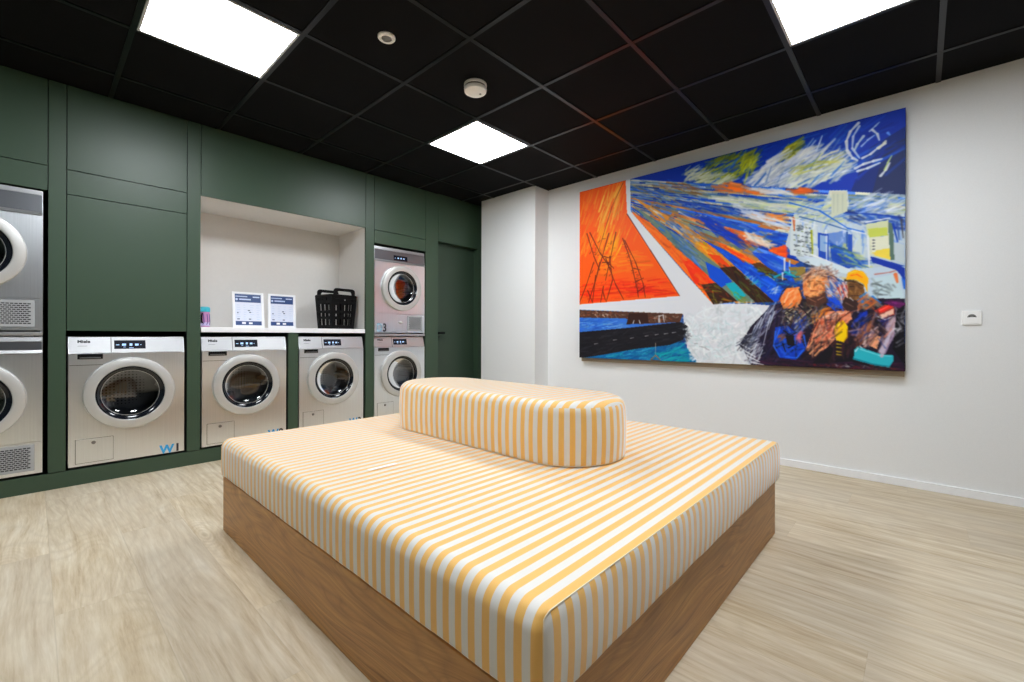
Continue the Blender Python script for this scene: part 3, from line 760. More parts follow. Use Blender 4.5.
# ------------------------------------------------------------------ wall socket
t = thing('wall_socket', 'white electrical socket on the right wall beside the painting', 'socket', (RX, -.2175, 1.0535))
bm = bmesh.new(); box(bm, (-.010, -.040, -.041), (0, .040, .041), .003); finish('cover_plate', bm, M['plastic'], t)
bm = bmesh.new(); box(bm, (-.0125, -.029, -.031), (-.0095, .029, .031), .002); ins = finish('insert', bm, M['plastic'], t)
bm = bmesh.new()
pts = [(-.0128, .019 * math.cos(a * PI / 16), .002 + .019 * math.sin(a * PI / 16)) for a in range(17)]
vs = [bm.verts.new(p) for p in pts] + [bm.verts.new((-.0128, -.010, .004)), bm.verts.new((-.0128, .010, .004))]
bm.faces.new(vs); finish('recess', bm, M['greyplastic'], ins)
bm = bmesh.new()
for y in (-.0095, .0095): lathe(bm, [(.003, 0), (.003, .001), (0, .001)], 14, Matrix.Translation((-.0129, y, .007)) @ Matrix.Rotation(-PI / 2, 4, 'Y'))
finish('pin_hole', bm, M['inside'], ins)

# ------------------------------------------------------------------ mural painting
# brush work as (kind, colours, ...) in canvas coordinates: u to the right, v downwards, 0..1
PAINT = [
('P',(18,62,168),[(0.205,-0.009),(1.001,-0.016),(1.003,0.495),(0.743,0.443),(0.229,0.186)]),
('P',(24,50,120),[(0.927,0.124),(1.001,0.071),(1.002,0.343),(0.885,0.289)]),
('P',(40,52,95),[(0.958,0.137),(1.001,0.116),(1.002,0.343),(0.932,0.307)]),
('B',[(18,62,168),(14,50,150),(40,105,205),(25,80,190)],120,16,3,(0.891,-0.454),0.25,[(0.448,0.008),(0.662,0.019),(0.999,0.01),(1.0,0.21),(0.662,0.2),(0.448,0.083)]),
('B',[(165,170,30),(190,195,60),(95,110,40),(120,130,40)],90,9,2.6,(0.914,-0.405),0.25,[(0.475,0.053),(0.529,0.004),(0.59,0.009),(0.653,0.006),(0.654,0.097),(0.59,0.121),(0.497,0.114)]),
('B',[(220,222,205),(205,212,180),(180,190,160)],60,9,2.6,(0.984,-0.18),0.25,[(0.434,0.018),(0.481,0.035),(0.56,0.102),(0.599,0.134),(0.56,0.14),(0.448,0.093)]),
('B',[(18,62,168),(40,105,205),(60,90,160)],16,6,2.4,(0.895,-0.446),0.25,[(0.529,0.024),(0.59,0.037),(0.611,0.1),(0.56,0.083)]),
('B',[(165,170,30),(200,205,70)],22,8,2.4,(0.457,-0.89),0.25,[(0.611,0.045),(0.648,0.013),(0.656,0.085),(0.634,0.136),(0.617,0.13)]),
('B',[(165,170,30),(205,200,60),(95,110,40)],26,9,2.8,(0.857,-0.515),0.25,[(0.729,0.045),(0.767,0.018),(0.767,0.061),(0.747,0.096),(0.724,0.087)]),
('B',[(226,230,234),(205,212,225),(190,200,215),(235,235,225)],230,12,3,(0.896,-0.444),0.25,[(0.64,0.156),(0.676,0.092),(0.716,0.062),(0.742,0.094),(0.779,0.066),(0.834,0.071),(0.873,0.143),(0.875,0.209),(0.767,0.219),(0.662,0.182)]),
('B',[(226,230,234),(220,222,205),(200,210,190)],70,11,2.6,(0.987,-0.162),0.25,[(0.754,0.151),(0.839,0.131),(0.88,0.166),(0.875,0.209),(0.792,0.223),(0.742,0.198)]),
('B',[(40,105,205),(150,165,185),(110,140,190)],30,9,2.2,(0.863,-0.505),0.25,[(0.648,0.15),(0.767,0.104),(0.873,0.135),(0.862,0.221),(0.689,0.19)]),
('B',[(165,170,30),(200,200,120)],14,8,2,(0.974,-0.225),0.25,[(0.754,0.133),(0.815,0.122),(0.866,0.116),(0.857,0.158),(0.779,0.176)]),
('S',(226,230,234),2.6,[(0.903,0.015),(0.886,0.04),(0.877,0.076),(0.879,0.114),(0.891,0.15),(0.901,0.162)]),
('S',(205,215,235),2,[(0.905,0.028),(0.892,0.063),(0.89,0.11),(0.906,0.156)]),
('S',(200,215,225),2.4,[(0.914,0.072),(0.901,0.098),(0.895,0.12)]),
('S',(226,230,234),2.6,[(0.897,0.193),(0.914,0.183),(0.935,0.179),(0.952,0.177)]),
('S',(226,230,234),2.2,[(0.912,0.158),(0.929,0.149),(0.944,0.131),(0.96,0.122)]),
('S',(220,222,205),2.8,[(0.946,0.132),(0.958,0.117),(0.96,0.111)]),
('S',(190,210,235),1.5,[(0.927,0.058),(0.939,0.043),(0.947,0.032)]),
('S',(226,230,234),2,[(0.933,0.056),(0.943,0.076),(0.947,0.102)]),
('S',(190,205,235),1.5,[(0.91,0.11),(0.923,0.091),(0.937,0.078)]),
('S',(226,230,234),2.4,[(0.902,0.206),(0.923,0.202),(0.948,0.191)]),
('S',(120,170,240),2,[(0.964,0.081),(0.968,0.091)]),
('S',(226,230,234),2.2,[(0.95,0.242),(0.96,0.223),(0.968,0.199)]),
('S',(205,225,150),1.4,[(0.958,0.222),(0.964,0.197),(0.972,0.173)]),
('S',(205,220,240),1.6,[(0.808,0.086),(0.815,0.059),(0.822,0.029)]),
('S',(220,222,205),2.2,[(0.825,0.117),(0.843,0.108),(0.859,0.106)]),
('P',(95,140,215),[(0.222,-0.003),(0.448,0.098),(1.002,0.336),(1.003,0.514),(0.817,0.521),(0.768,0.543),(0.663,0.472),(0.481,0.366),(0.265,0.212),(0.229,0.186)]),
('R',(0.222,0.002),(0.225,0.081),[(1.002,0.332),(1.002,0.362),(1.003,0.464)],15,13,[(18,62,168),(40,105,205),(60,110,190),(120,140,125),(220,222,205),(110,140,170),(200,190,150),(95,140,215),(150,170,200),(180,200,215)]),
('R',(0.225,0.081),(0.231,0.143),[(1.003,0.464),(0.863,0.508),(0.768,0.547)],14,15,[(18,62,168),(40,105,205),(45,85,180),(95,140,215),(120,140,125),(180,160,110),(220,222,205),(150,120,80),(205,130,70),(18,62,168)]),
('R',(0.231,0.143),(0.233,0.181),[(0.768,0.547),(0.717,0.593),(0.657,0.714),(0.527,0.715)],13,15,[(18,62,168),(40,105,205),(95,140,215),(120,140,125),(205,120,50),(225,140,60),(170,170,150),(150,110,70),(215,150,80)]),
('B',[(18,62,168),(40,105,205),(60,110,190),(120,140,125),(220,222,205),(110,140,170),(200,190,150)],190,12,1.3,(0.924,0.383),0.1,[(0.234,0.012),(0.481,0.109),(0.742,0.233),(0.998,0.338),(0.999,0.426),(0.768,0.383),(0.481,0.252),(0.265,0.109)]),
('B',[(18,62,168),(40,105,205),(50,90,180),(95,140,215),(120,140,125),(180,160,110),(220,222,205),(150,120,80)],170,12,1.3,(0.86,0.51),0.1,[(0.234,0.045),(0.448,0.173),(0.742,0.364),(0.768,0.543),(0.69,0.531),(0.545,0.427),(0.414,0.326),(0.242,0.156)]),
('B',[(18,62,168),(40,105,205),(95,140,215),(120,140,125),(190,110,50),(215,130,60),(170,170,150)],70,11,1.3,(0.766,0.643),0.1,[(0.234,0.094),(0.342,0.194),(0.481,0.351),(0.53,0.448),(0.481,0.499),(0.378,0.37),(0.265,0.206)]),
('B',[(140,95,50),(175,105,50),(120,90,60)],22,11,1.6,(0.905,0.424),0.1,[(0.378,0.07),(0.465,0.119),(0.498,0.178),(0.448,0.163),(0.304,0.078)]),
('B',[(240,120,35),(220,120,60),(235,150,90)],46,10,2.2,(0.934,0.357),0.15,[(0.536,0.141),(0.59,0.149),(0.684,0.211),(0.684,0.233),(0.62,0.205),(0.545,0.178)]),
('B',[(226,230,234),(225,220,215)],26,10,2,(0.918,0.397),0.15,[(0.605,0.173),(0.703,0.212),(0.767,0.258),(0.689,0.226)]),
('B',[(240,120,35),(225,105,40)],14,7,2.6,(0.959,0.283),0.15,[(0.75,0.231),(0.792,0.24),(0.804,0.256),(0.767,0.254)]),
('B',[(220,222,205),(226,230,234),(200,215,170),(205,210,120)],60,14,2,(0.945,0.326),0.15,[(0.481,0.173),(0.69,0.253),(0.804,0.307),(0.768,0.344),(0.605,0.257)]),
('B',[(240,120,35),(235,140,60),(240,180,120)],40,9,2.4,(0.957,0.289),0.15,[(0.62,0.311),(0.676,0.312),(0.737,0.345),(0.729,0.365),(0.648,0.337)]),
('B',[(226,230,234),(205,215,235)],40,11,2,(0.894,0.448),0.12,[(0.59,0.243),(0.662,0.308),(0.742,0.381),(0.768,0.413),(0.69,0.369),(0.605,0.294)]),
('B',[(215,90,45),(235,170,140),(240,120,35)],34,8,2.2,(0.806,0.592),0.25,[(0.545,0.336),(0.591,0.365),(0.64,0.413),(0.685,0.458),(0.663,0.463),(0.605,0.425),(0.551,0.356)]),
('B',[(226,230,234),(240,215,190)],26,8,2.4,(0.824,0.567),0.25,[(0.629,0.392),(0.676,0.429),(0.703,0.462),(0.676,0.461),(0.634,0.421)]),
('B',[(18,62,168),(40,105,205)],18,8,3,(0.939,0.343),0.15,[(0.69,0.419),(0.742,0.421),(0.748,0.448),(0.706,0.453)]),
('B',[(18,62,168),(30,70,190)],40,12,2.6,(0.789,0.615),0.12,[(0.481,0.272),(0.545,0.326),(0.62,0.432),(0.6,0.447),(0.53,0.371)]),
('P',(240,120,35),[(0.229,0.18),(0.304,0.259),(0.431,0.456),(0.507,0.567),(0.552,0.635),(0.527,0.715)]),
('B',[(240,120,35),(245,140,50),(225,95,40)],40,10,2.4,(0.699,0.715),0.1,[(0.241,0.195),(0.304,0.269),(0.448,0.494),(0.481,0.589),(0.342,0.383)]),
('P',(232,62,22),[(0.427,0.491),(0.455,0.485),(0.507,0.572),(0.533,0.614),(0.501,0.64),(0.465,0.602)]),
('B',[(232,62,22),(245,80,25),(240,120,35)],26,9,3,(0.699,0.715),0.1,[(0.414,0.469),(0.455,0.485),(0.527,0.603),(0.501,0.64)]),
('P',(62,38,28),[(0.488,0.614),(0.539,0.609),(0.6,0.705),(0.527,0.715)]),
('B',[(95,110,40),(165,170,30),(90,60,30),(232,62,22)],22,6,1.2,(0.953,0.302),0.4,[(0.481,0.613),(0.545,0.625),(0.594,0.7),(0.527,0.71)]),
('P',(120,140,125),[(0.233,0.143),(0.431,0.38),(0.501,0.473),(0.579,0.576),(0.652,0.713),(0.6,0.705),(0.507,0.567),(0.431,0.456)]),
('B',[(120,140,125),(95,140,215),(160,170,150),(40,105,205),(80,110,130)],50,11,2,(0.735,0.678),0.1,[(0.304,0.227),(0.431,0.39),(0.507,0.503),(0.498,0.551),(0.414,0.428)]),
('P',(28,92,205),[(0.501,0.502),(0.551,0.548),(0.585,0.61),(0.552,0.635),(0.514,0.582)]),
('P',(40,175,190),[(0.564,0.617),(0.591,0.615),(0.626,0.679),(0.6,0.701)]),
('B',[(95,110,40),(165,170,30)],8,6,1.2,(0.86,0.51),0.4,[(0.57,0.646),(0.62,0.669),(0.649,0.713),(0.606,0.706)]),
('P',(215,150,60),[(0.234,0.099),(0.448,0.323),(0.526,0.428),(0.617,0.576),(0.704,0.716),(0.652,0.713),(0.579,0.576),(0.501,0.473)]),
('B',[(95,140,215),(40,105,205),(220,222,205),(200,130,70)],44,10,2,(0.771,0.637),0.12,[(0.304,0.184),(0.448,0.323),(0.498,0.413),(0.448,0.404)]),
('B',[(245,185,60),(165,170,30),(240,120,35)],30,9,2.4,(0.712,0.703),0.1,[(0.465,0.402),(0.514,0.426),(0.558,0.501),(0.533,0.507)]),
('P',(225,82,25),[(0.507,0.464),(0.545,0.48),(0.582,0.543),(0.558,0.549)]),
('P',(62,38,28),[(0.545,0.538),(0.591,0.539),(0.704,0.716),(0.652,0.713)]),
('B',[(95,40,25),(40,30,30),(95,110,40)],26,8,1.6,(0.69,0.724),0.2,[(0.551,0.539),(0.591,0.544),(0.696,0.711),(0.655,0.709)]),
('P',(24,88,210),[(0.481,0.38),(0.536,0.45),(0.617,0.576),(0.704,0.716),(0.751,0.689),(0.69,0.603),(0.591,0.483),(0.533,0.43)]),
('B',[(30,100,220),(20,70,185),(60,130,225)],46,10,2.4,(0.736,0.677),0.1,[(0.539,0.46),(0.69,0.657),(0.738,0.679),(0.591,0.497)]),
('B',[(40,175,190),(226,230,234),(120,200,220)],20,3,1,(0.695,-0.719),0.5,[(0.606,0.556),(0.649,0.598),(0.677,0.656),(0.655,0.645)]),
('B',[(226,230,234)],8,5,0.9,(0.68,-0.733),0.3,[(0.685,0.638),(0.717,0.659),(0.704,0.681)]),
('P',(235,120,40),[(0.52,0.398),(0.591,0.473),(0.69,0.598),(0.738,0.622),(0.663,0.536),(0.57,0.437)]),
('B',[(240,100,30),(245,185,60),(232,62,22)],30,8,2.6,(0.796,0.605),0.12,[(0.551,0.438),(0.591,0.459),(0.654,0.535),(0.62,0.52)]),
('P',(95,60,30),[(0.64,0.537),(0.663,0.531),(0.738,0.617),(0.696,0.604)]),
('B',[(95,110,40),(165,170,30),(62,38,28)],22,7,1.6,(0.913,0.407),0.2,[(0.649,0.552),(0.69,0.567),(0.733,0.612),(0.69,0.598)]),
('P',(38,90,205),[(0.64,0.482),(0.69,0.499),(0.776,0.578),(0.768,0.638),(0.743,0.627),(0.677,0.547)]),
('B',[(40,105,205),(25,70,190),(95,140,215)],26,9,2.4,(0.824,0.566),0.1,[(0.651,0.493),(0.69,0.513),(0.763,0.603),(0.717,0.579)]),
('P',(228,88,40),[(0.685,0.481),(0.732,0.467),(0.735,0.525),(0.711,0.507)]),
('B',[(240,120,35),(220,70,50)],10,6,2.4,(0.985,0.172),0.2,[(0.69,0.481),(0.732,0.471),(0.732,0.52)]),
('S',(225,90,80),1.6,[(0.735,0.463),(0.735,0.525)]),
('S',(226,230,234),1.8,[(0.73,0.528),(0.73,0.59)]),
('S',(190,215,240),1.4,[(0.743,0.539),(0.743,0.6)]),
('P',(196,208,216),[(0.732,0.467),(0.755,0.332),(0.816,0.365),(0.839,0.263),(0.88,0.275),(0.885,0.37),(0.92,0.407),(0.999,0.395),(1.0,0.692),(0.908,0.684),(0.841,0.608),(0.768,0.543)]),
('P',(218,218,200),[(0.839,0.263),(0.878,0.279),(0.883,0.365),(0.842,0.388)]),
('P',(212,220,222),[(0.747,0.352),(0.809,0.397),(0.81,0.549),(0.743,0.513)]),
('P',(205,215,215),[(0.881,0.454),(0.916,0.469),(0.92,0.598),(0.886,0.577)]),
('P',(214,216,190),[(0.92,0.423),(0.965,0.418),(0.97,0.573),(0.924,0.543)]),
('P',(232,212,110),[(0.933,0.504),(0.968,0.527),(0.972,0.574),(0.933,0.54)]),
('P',(205,212,120),[(0.924,0.443),(0.963,0.444),(0.963,0.471),(0.926,0.472)]),
('P',(178,195,215),[(0.974,0.497),(0.999,0.517),(1.0,0.601),(0.976,0.574)]),
('P',(38,74,170),[(0.929,0.551),(1.0,0.601),(1.0,0.685),(0.986,0.607),(0.933,0.576)]),
('P',(120,150,205),[(0.817,0.441),(0.881,0.438),(0.886,0.593),(0.822,0.559)]),
('B',[(40,105,205),(18,62,168),(60,110,170),(200,205,120),(150,165,185)],60,10,2,(0.902,0.432),0.3,[(0.826,0.476),(0.885,0.512),(0.92,0.566),(0.92,0.598),(0.875,0.583),(0.831,0.536)]),
('B',[(226,230,234),(150,165,185),(95,140,215),(190,200,190),(210,215,150)],150,9,1.7,(0.982,-0.189),0.35,[(0.767,0.275),(0.839,0.296),(0.88,0.332),(0.919,0.311),(0.998,0.342),(0.999,0.403),(0.92,0.407),(0.84,0.396),(0.768,0.353)]),
('B',[(226,230,234),(200,215,235),(95,140,215)],70,6,1.5,(0.085,0.996),0.4,[(0.75,0.357),(0.84,0.404),(0.92,0.423),(0.997,0.425),(0.997,0.532),(0.924,0.519),(0.817,0.55),(0.753,0.488)]),
('S',(18,62,168),1.8,[(0.874,0.363),(0.928,0.385),(0.999,0.418)]),
('S',(40,105,205),1.4,[(0.742,0.285),(0.816,0.34),(0.881,0.43),(0.916,0.453)]),
('S',(60,100,160),1.2,[(0.768,0.353),(0.84,0.404),(0.881,0.438)]),
('S',(226,230,234),1.6,[(0.831,0.427),(0.833,0.553)]),
('S',(165,170,30),1.8,[(0.797,0.42),(0.8,0.522)]),
('S',(40,80,150),1.4,[(0.879,0.446),(0.879,0.503)]),
('S',(226,230,234),1.8,[(0.924,0.479),(0.927,0.591)]),
('S',(215,140,100),1.4,[(0.755,0.358),(0.755,0.402)]),
('B',[(60,70,80),(80,90,95)],40,1.6,1,(0.939,0.345),0.5,[(0.76,0.386),(0.792,0.393),(0.8,0.548),(0.761,0.516)]),
('B',[(50,60,70)],10,1.4,1,(0.006,1.0),0.3,[(0.933,0.489),(0.941,0.49),(0.941,0.522),(0.933,0.52)]),
('B',[(28,26,34),(60,50,50)],14,1.6,1.2,(0.995,0.098),0.5,[(0.781,0.545),(0.807,0.54),(0.817,0.575),(0.783,0.579)]),
('P',(200,214,226),[(0.768,0.525),(0.798,0.53),(0.886,0.593),(1.0,0.601),(1.0,0.769),(0.93,0.766),(0.886,0.613),(0.84,0.595)]),
('P',(205,222,228),[(0.933,0.639),(0.982,0.629),(0.998,0.723),(0.995,0.769),(0.938,0.735)]),
('B',[(70,80,90),(110,120,120)],14,4,1.6,(0.816,0.578),0.6,[(0.933,0.639),(0.954,0.657),(0.98,0.675),(0.97,0.705),(0.942,0.719)]),
('S',(190,120,110),1.2,[(0.939,0.624),(0.97,0.62),(0.984,0.614)]),
('S',(235,120,60),2.6,[(0.98,0.629),(0.984,0.66)]),
('S',(40,105,205),2.6,[(0.988,0.607),(0.996,0.646),(0.998,0.685)]),
('B',[(18,62,168),(30,80,180),(22,40,95)],26,9,2.2,(0.923,0.385),0.2,[(0.885,0.358),(0.924,0.392),(0.997,0.418),(0.997,0.478),(0.924,0.408),(0.885,0.414)]),
('B',[(226,230,234),(205,215,235)],24,9,1.3,(0.951,-0.31),0.2,[(0.889,0.31),(0.948,0.304),(0.993,0.333),(0.989,0.385),(0.911,0.381)]),
('P',(206,210,190),[(0.844,0.269),(0.878,0.283),(0.88,0.361),(0.844,0.376)]),
('S',(190,196,180),1.2,[(0.849,0.282),(0.849,0.357)]),
('S',(190,196,180),1.2,[(0.858,0.285),(0.858,0.359)]),
('S',(190,196,180),1.2,[(0.869,0.288),(0.869,0.362)]),
('P',(44,84,178),[(0.812,0.431),(0.838,0.445),(0.838,0.553),(0.814,0.533)]),
('P',(150,178,212),[(0.817,0.441),(0.833,0.452),(0.833,0.519),(0.817,0.508)]),
('P',(52,92,180),[(0.881,0.454),(0.89,0.456),(0.892,0.562),(0.881,0.544)]),
('S',(226,230,234),1.5,[(0.833,0.452),(0.833,0.553)]),
('P',(40,84,170),[(0.84,0.479),(0.885,0.52),(0.912,0.581),(0.881,0.593),(0.845,0.554)]),
('B',[(40,105,205),(30,70,160),(190,205,110),(120,150,80),(150,165,185)],34,7,1.5,(0.879,0.477),0.2,[(0.842,0.483),(0.885,0.52),(0.916,0.585),(0.877,0.588)]),
('P',(210,214,178),[(0.92,0.423),(0.965,0.418),(0.967,0.457),(0.922,0.463)]),
('P',(198,206,104),[(0.924,0.443),(0.963,0.444),(0.965,0.476),(0.926,0.476)]),
('P',(226,226,206),[(0.928,0.48),(0.965,0.48),(0.97,0.542),(0.933,0.536)]),
('P',(236,214,96),[(0.941,0.53),(0.97,0.527),(0.972,0.574),(0.937,0.549)]),
('P',(96,120,110),[(0.965,0.425),(0.975,0.435),(0.978,0.575),(0.97,0.573)]),
('S',(40,44,60),1.1,[(0.935,0.489),(0.938,0.49)]),
('S',(40,44,60),1.1,[(0.935,0.501),(0.938,0.501)]),
('S',(40,44,60),1.1,[(0.935,0.513),(0.938,0.513)]),
('S',(40,44,60),1.1,[(0.935,0.525),(0.938,0.525)]),
('P',(196,206,210),[(0.976,0.505),(0.997,0.52),(0.998,0.593),(0.978,0.575)]),
('P',(30,62,160),[(0.929,0.551),(0.97,0.581),(0.998,0.608),(0.998,0.654),(0.982,0.614),(0.933,0.576)]),
('S',(18,62,168),1.6,[(0.975,0.435),(0.984,0.506)]),
('S',(70,70,80),1.4,[(0.991,0.424),(0.995,0.493)]),
('S',(60,90,160),1.4,[(0.983,0.43),(0.987,0.499)]),
('S',(120,140,90),0.9,[(0.753,0.384),(0.757,0.387)]),
('S',(70,80,84),0.9,[(0.753,0.406),(0.757,0.408)]),
('S',(70,80,84),0.9,[(0.754,0.428),(0.758,0.43)]),
('S',(120,140,90),0.9,[(0.754,0.449),(0.758,0.452)]),
('S',(70,80,84),0.9,[(0.755,0.471),(0.759,0.474)]),
('S',(70,80,84),0.9,[(0.755,0.493),(0.759,0.495)]),
('S',(70,80,84),0.9,[(0.763,0.39),(0.767,0.392)]),
('S',(70,80,84),0.9,[(0.763,0.411),(0.767,0.414)]),
('S',(120,140,90),0.9,[(0.764,0.433),(0.768,0.436)]),
('S',(70,80,84),0.9,[(0.764,0.455),(0.768,0.457)]),
('S',(70,80,84),0.9,[(0.765,0.477),(0.769,0.479)]),
('S',(120,140,90),0.9,[(0.765,0.498),(0.769,0.501)]),
('S',(70,80,84),0.9,[(0.773,0.395),(0.777,0.398)]),
('S',(120,140,90),0.9,[(0.773,0.417),(0.777,0.42)]),
('S',(70,80,84),0.9,[(0.774,0.439),(0.778,0.441)]),
('S',(70,80,84),0.9,[(0.774,0.46),(0.778,0.463)]),
('S',(120,140,90),0.9,[(0.775,0.482),(0.779,0.484)]),
('S',(70,80,84),0.9,[(0.775,0.503),(0.779,0.506)]),
('S',(120,140,90),0.9,[(0.783,0.401),(0.786,0.404)]),
('S',(70,80,84),0.9,[(0.783,0.423),(0.787,0.425)]),
('S',(70,80,84),0.9,[(0.784,0.444),(0.788,0.447)]),
('S',(120,140,90),0.9,[(0.784,0.466),(0.788,0.468)]),
('S',(70,80,84),0.9,[(0.785,0.487),(0.789,0.489)]),
('S',(70,80,84),0.9,[(0.785,0.509),(0.789,0.511)]),
('S',(70,80,84),0.9,[(0.792,0.407),(0.796,0.409)]),
('S',(70,80,84),0.9,[(0.793,0.428),(0.797,0.431)]),
('S',(120,140,90),0.9,[(0.793,0.449),(0.797,0.452)]),
('S',(70,80,84),0.9,[(0.794,0.471),(0.798,0.473)]),
('S',(70,80,84),0.9,[(0.795,0.492),(0.798,0.495)]),
('S',(120,140,90),0.9,[(0.795,0.514),(0.799,0.516)]),
('S',(205,110,60),1.6,[(0.752,0.353),(0.755,0.41)]),
('S',(226,230,234),1.2,[(0.742,0.351),(0.812,0.402)]),
('S',(236,240,244),1.3,[(0.92,0.415),(0.969,0.411)]),
('S',(226,230,234),1.3,[(0.89,0.44),(0.92,0.462)]),
('S',(210,220,235),1.4,[(0.78,0.523),(0.886,0.597)]),
('S',(236,238,240),1.6,[(0.798,0.522),(0.877,0.592)]),
('S',(226,230,234),1.4,[(0.924,0.471),(0.927,0.591)]),
('P',(214,226,232),[(0.783,0.536),(0.812,0.537),(0.886,0.597),(0.886,0.618),(0.836,0.591),(0.798,0.564)]),
('P',(240,104,28),[(-0.006,-0.008),(0.209,-0.002),(0.214,0.19),(0.307,0.409),(0.415,0.663),(-0.004,0.682)]),
('B',[(245,130,40),(240,95,25),(246,160,60),(238,110,40)],110,14,2.6,(0.428,-0.904),0.12,[(0.013,0.022),(0.201,0.023),(0.209,0.181),(0.265,0.347),(0.096,0.371),(0.012,0.356)]),
('B',[(250,190,90),(248,175,70)],46,16,2.2,(0.379,-0.926),0.1,[(0.097,0.036),(0.193,0.02),(0.205,0.141),(0.149,0.239),(0.096,0.313),(0.097,0.168)]),
('B',[(250,175,30),(248,160,30)],30,13,3,(0.453,-0.891),0.12,[(0.087,0.242),(0.162,0.236),(0.192,0.388),(0.118,0.444),(0.087,0.369)]),
('B',[(250,140,30),(245,120,28)],50,13,3,(0.998,0.068),0.1,[(0.096,0.371),(0.265,0.401),(0.304,0.504),(0.096,0.522)]),
('B',[(238,70,22),(226,45,18),(240,85,25)],80,15,2.4,(1.0,-0.008),0.06,[(0.007,0.565),(0.204,0.546),(0.356,0.564),(0.403,0.652),(0.006,0.668)]),
('B',[(205,35,18)],18,16,1.2,(0.999,0.042),0.05,[(0.095,0.604),(0.265,0.586),(0.378,0.639),(0.265,0.641)]),
('S',(150,60,20),0.9,[(0.197,0.011),(0.15,0.131),(0.114,0.276),(0.087,0.381)]),
('S',(96,32,14),1.35,[(0.036,0.26),(0.069,0.401),(0.096,0.487)]),
('S',(96,32,14),1.35,[(0.05,0.257),(0.096,0.383),(0.149,0.494)]),
('S',(96,32,14),1.35,[(0.136,0.281),(0.109,0.402),(0.077,0.543)]),
('S',(96,32,14),1.35,[(0.167,0.282),(0.145,0.414),(0.122,0.548)]),
('S',(96,32,14),1.35,[(0.068,0.437),(0.035,0.562),(0.001,0.668)]),
('S',(96,32,14),1.35,[(0.096,0.441),(0.077,0.543),(0.044,0.67)]),
('S',(96,32,14),1.35,[(0.123,0.422),(0.166,0.576),(0.2,0.663)]),
('S',(96,32,14),1.35,[(0.14,0.413),(0.153,0.552),(0.126,0.67)]),
('S',(96,32,14),1.35,[(0.109,0.605),(0.122,0.664)]),
('S',(96,32,14),1.35,[(0.113,0.582),(0.1,0.674)]),
('S',(96,32,14),1.35,[(0.077,0.514),(0.063,0.671)]),
('S',(96,32,14),1.35,[(0.04,0.599),(0.063,0.671)]),
('S',(96,32,14),1.35,[(0.131,0.446),(0.158,0.484)]),
('S',(96,32,14),1.35,[(0.114,0.409),(0.145,0.425)]),
('S',(96,32,14),1.35,[(0.109,0.443),(0.14,0.447)]),
('S',(96,32,14),1.15,[(0.196,0.322),(0.229,0.45),(0.257,0.618),(0.261,0.657)]),
('S',(96,32,14),1.15,[(0.204,0.335),(0.249,0.464),(0.28,0.588),(0.288,0.659)]),
('S',(96,32,14),1.15,[(0.241,0.496),(0.269,0.51)]),
('S',(96,32,14),1.15,[(0.249,0.573),(0.281,0.555)]),
('S',(96,32,14),1.15,[(0.257,0.629),(0.288,0.599)]),
('B',[(96,32,14)],26,2.2,0.7,(0.939,-0.343),0.3,[(0.2,0.345),(0.217,0.37),(0.284,0.631),(0.253,0.618)]),
('B',[(96,32,14)],30,2.4,0.6,(0.859,-0.512),0.5,[(0.05,0.304),(0.167,0.305),(0.149,0.551),(0.049,0.647)]),
('P',(228,230,235),[(0.207,-0.013),(0.226,-0.013),(0.229,0.18),(0.36,0.418),(0.431,0.547),(0.527,0.714),(0.62,0.716),(0.691,0.729),(0.663,0.814),(0.612,0.908),(0.641,1.004),(0.448,1.01),(0.434,0.837),(0.427,0.756),(-0.004,0.713),(-0.004,0.679),(0.415,0.663),(0.307,0.409),(0.214,0.19)]),
('S',(95,45,25),1.1,[(0.214,0.191),(0.307,0.409),(0.415,0.663)]),
('P',(70,125,205),[(-0.009,0.709),(0.427,0.756),(0.42,0.801),(0.212,0.826),(-0.009,0.849)]),
('P',(92,62,48),[(-0.009,0.711),(0.427,0.755),(0.417,0.796),(0.264,0.804),(0.208,0.77),(-0.004,0.758)]),
('B',[(110,70,50),(60,42,36),(150,110,85),(200,190,180),(170,90,60)],90,3.5,1.5,(0.994,0.111),0.5,[(0.001,0.722),(0.413,0.76),(0.406,0.786),(0.232,0.793),(0.208,0.764),(0.001,0.752)]),
('B',[(215,210,205)],9,3,1,(-0.003,1.0),0.2,[(0.058,0.742),(0.165,0.752),(0.264,0.782),(0.385,0.764),(0.36,0.795),(0.182,0.769)]),
('P',(60,36,28),[(0.224,0.743),(0.296,0.745),(0.303,0.799),(0.212,0.804)]),
('S',(226,230,234),1.4,[(0.24,0.798),(0.244,0.782)]),
('S',(226,230,234),1.4,[(0.268,0.799),(0.264,0.782)]),
('S',(226,230,234),1.3,[(0.341,0.795),(0.341,0.763),(0.356,0.758),(0.36,0.795)]),
('B',[(50,110,210),(90,160,225),(30,80,180),(150,190,225)],60,8,1.6,(0.997,-0.078),0.15,[(-0.004,0.764),(0.203,0.781),(0.212,0.82),(-0.004,0.843)]),
('P',(24,110,165),[(-0.01,1.001),(0.094,0.966),(0.42,0.888),(0.472,0.988),(0.472,1.018),(-0.01,1.019)]),
('B',[(20,100,160),(40,150,190),(16,80,130),(30,165,175),(90,180,200)],130,6,1.4,(0.965,-0.262),0.25,[(0.085,0.99),(0.303,0.923),(0.427,0.904),(0.455,0.999),(0.182,1.007)]),
('B',[(25,165,170),(40,185,185)],40,6,2,(0.962,-0.274),0.25,[(0.322,0.965),(0.427,0.914),(0.455,0.999),(0.36,1.006)]),
('P',(34,32,38),[(-0.009,0.847),(0.21,0.824),(0.419,0.796),(0.448,0.822),(0.438,0.847),(0.427,0.888),(0.378,0.915),(0.264,0.936),(0.085,0.984),(-0.01,1.007)]),
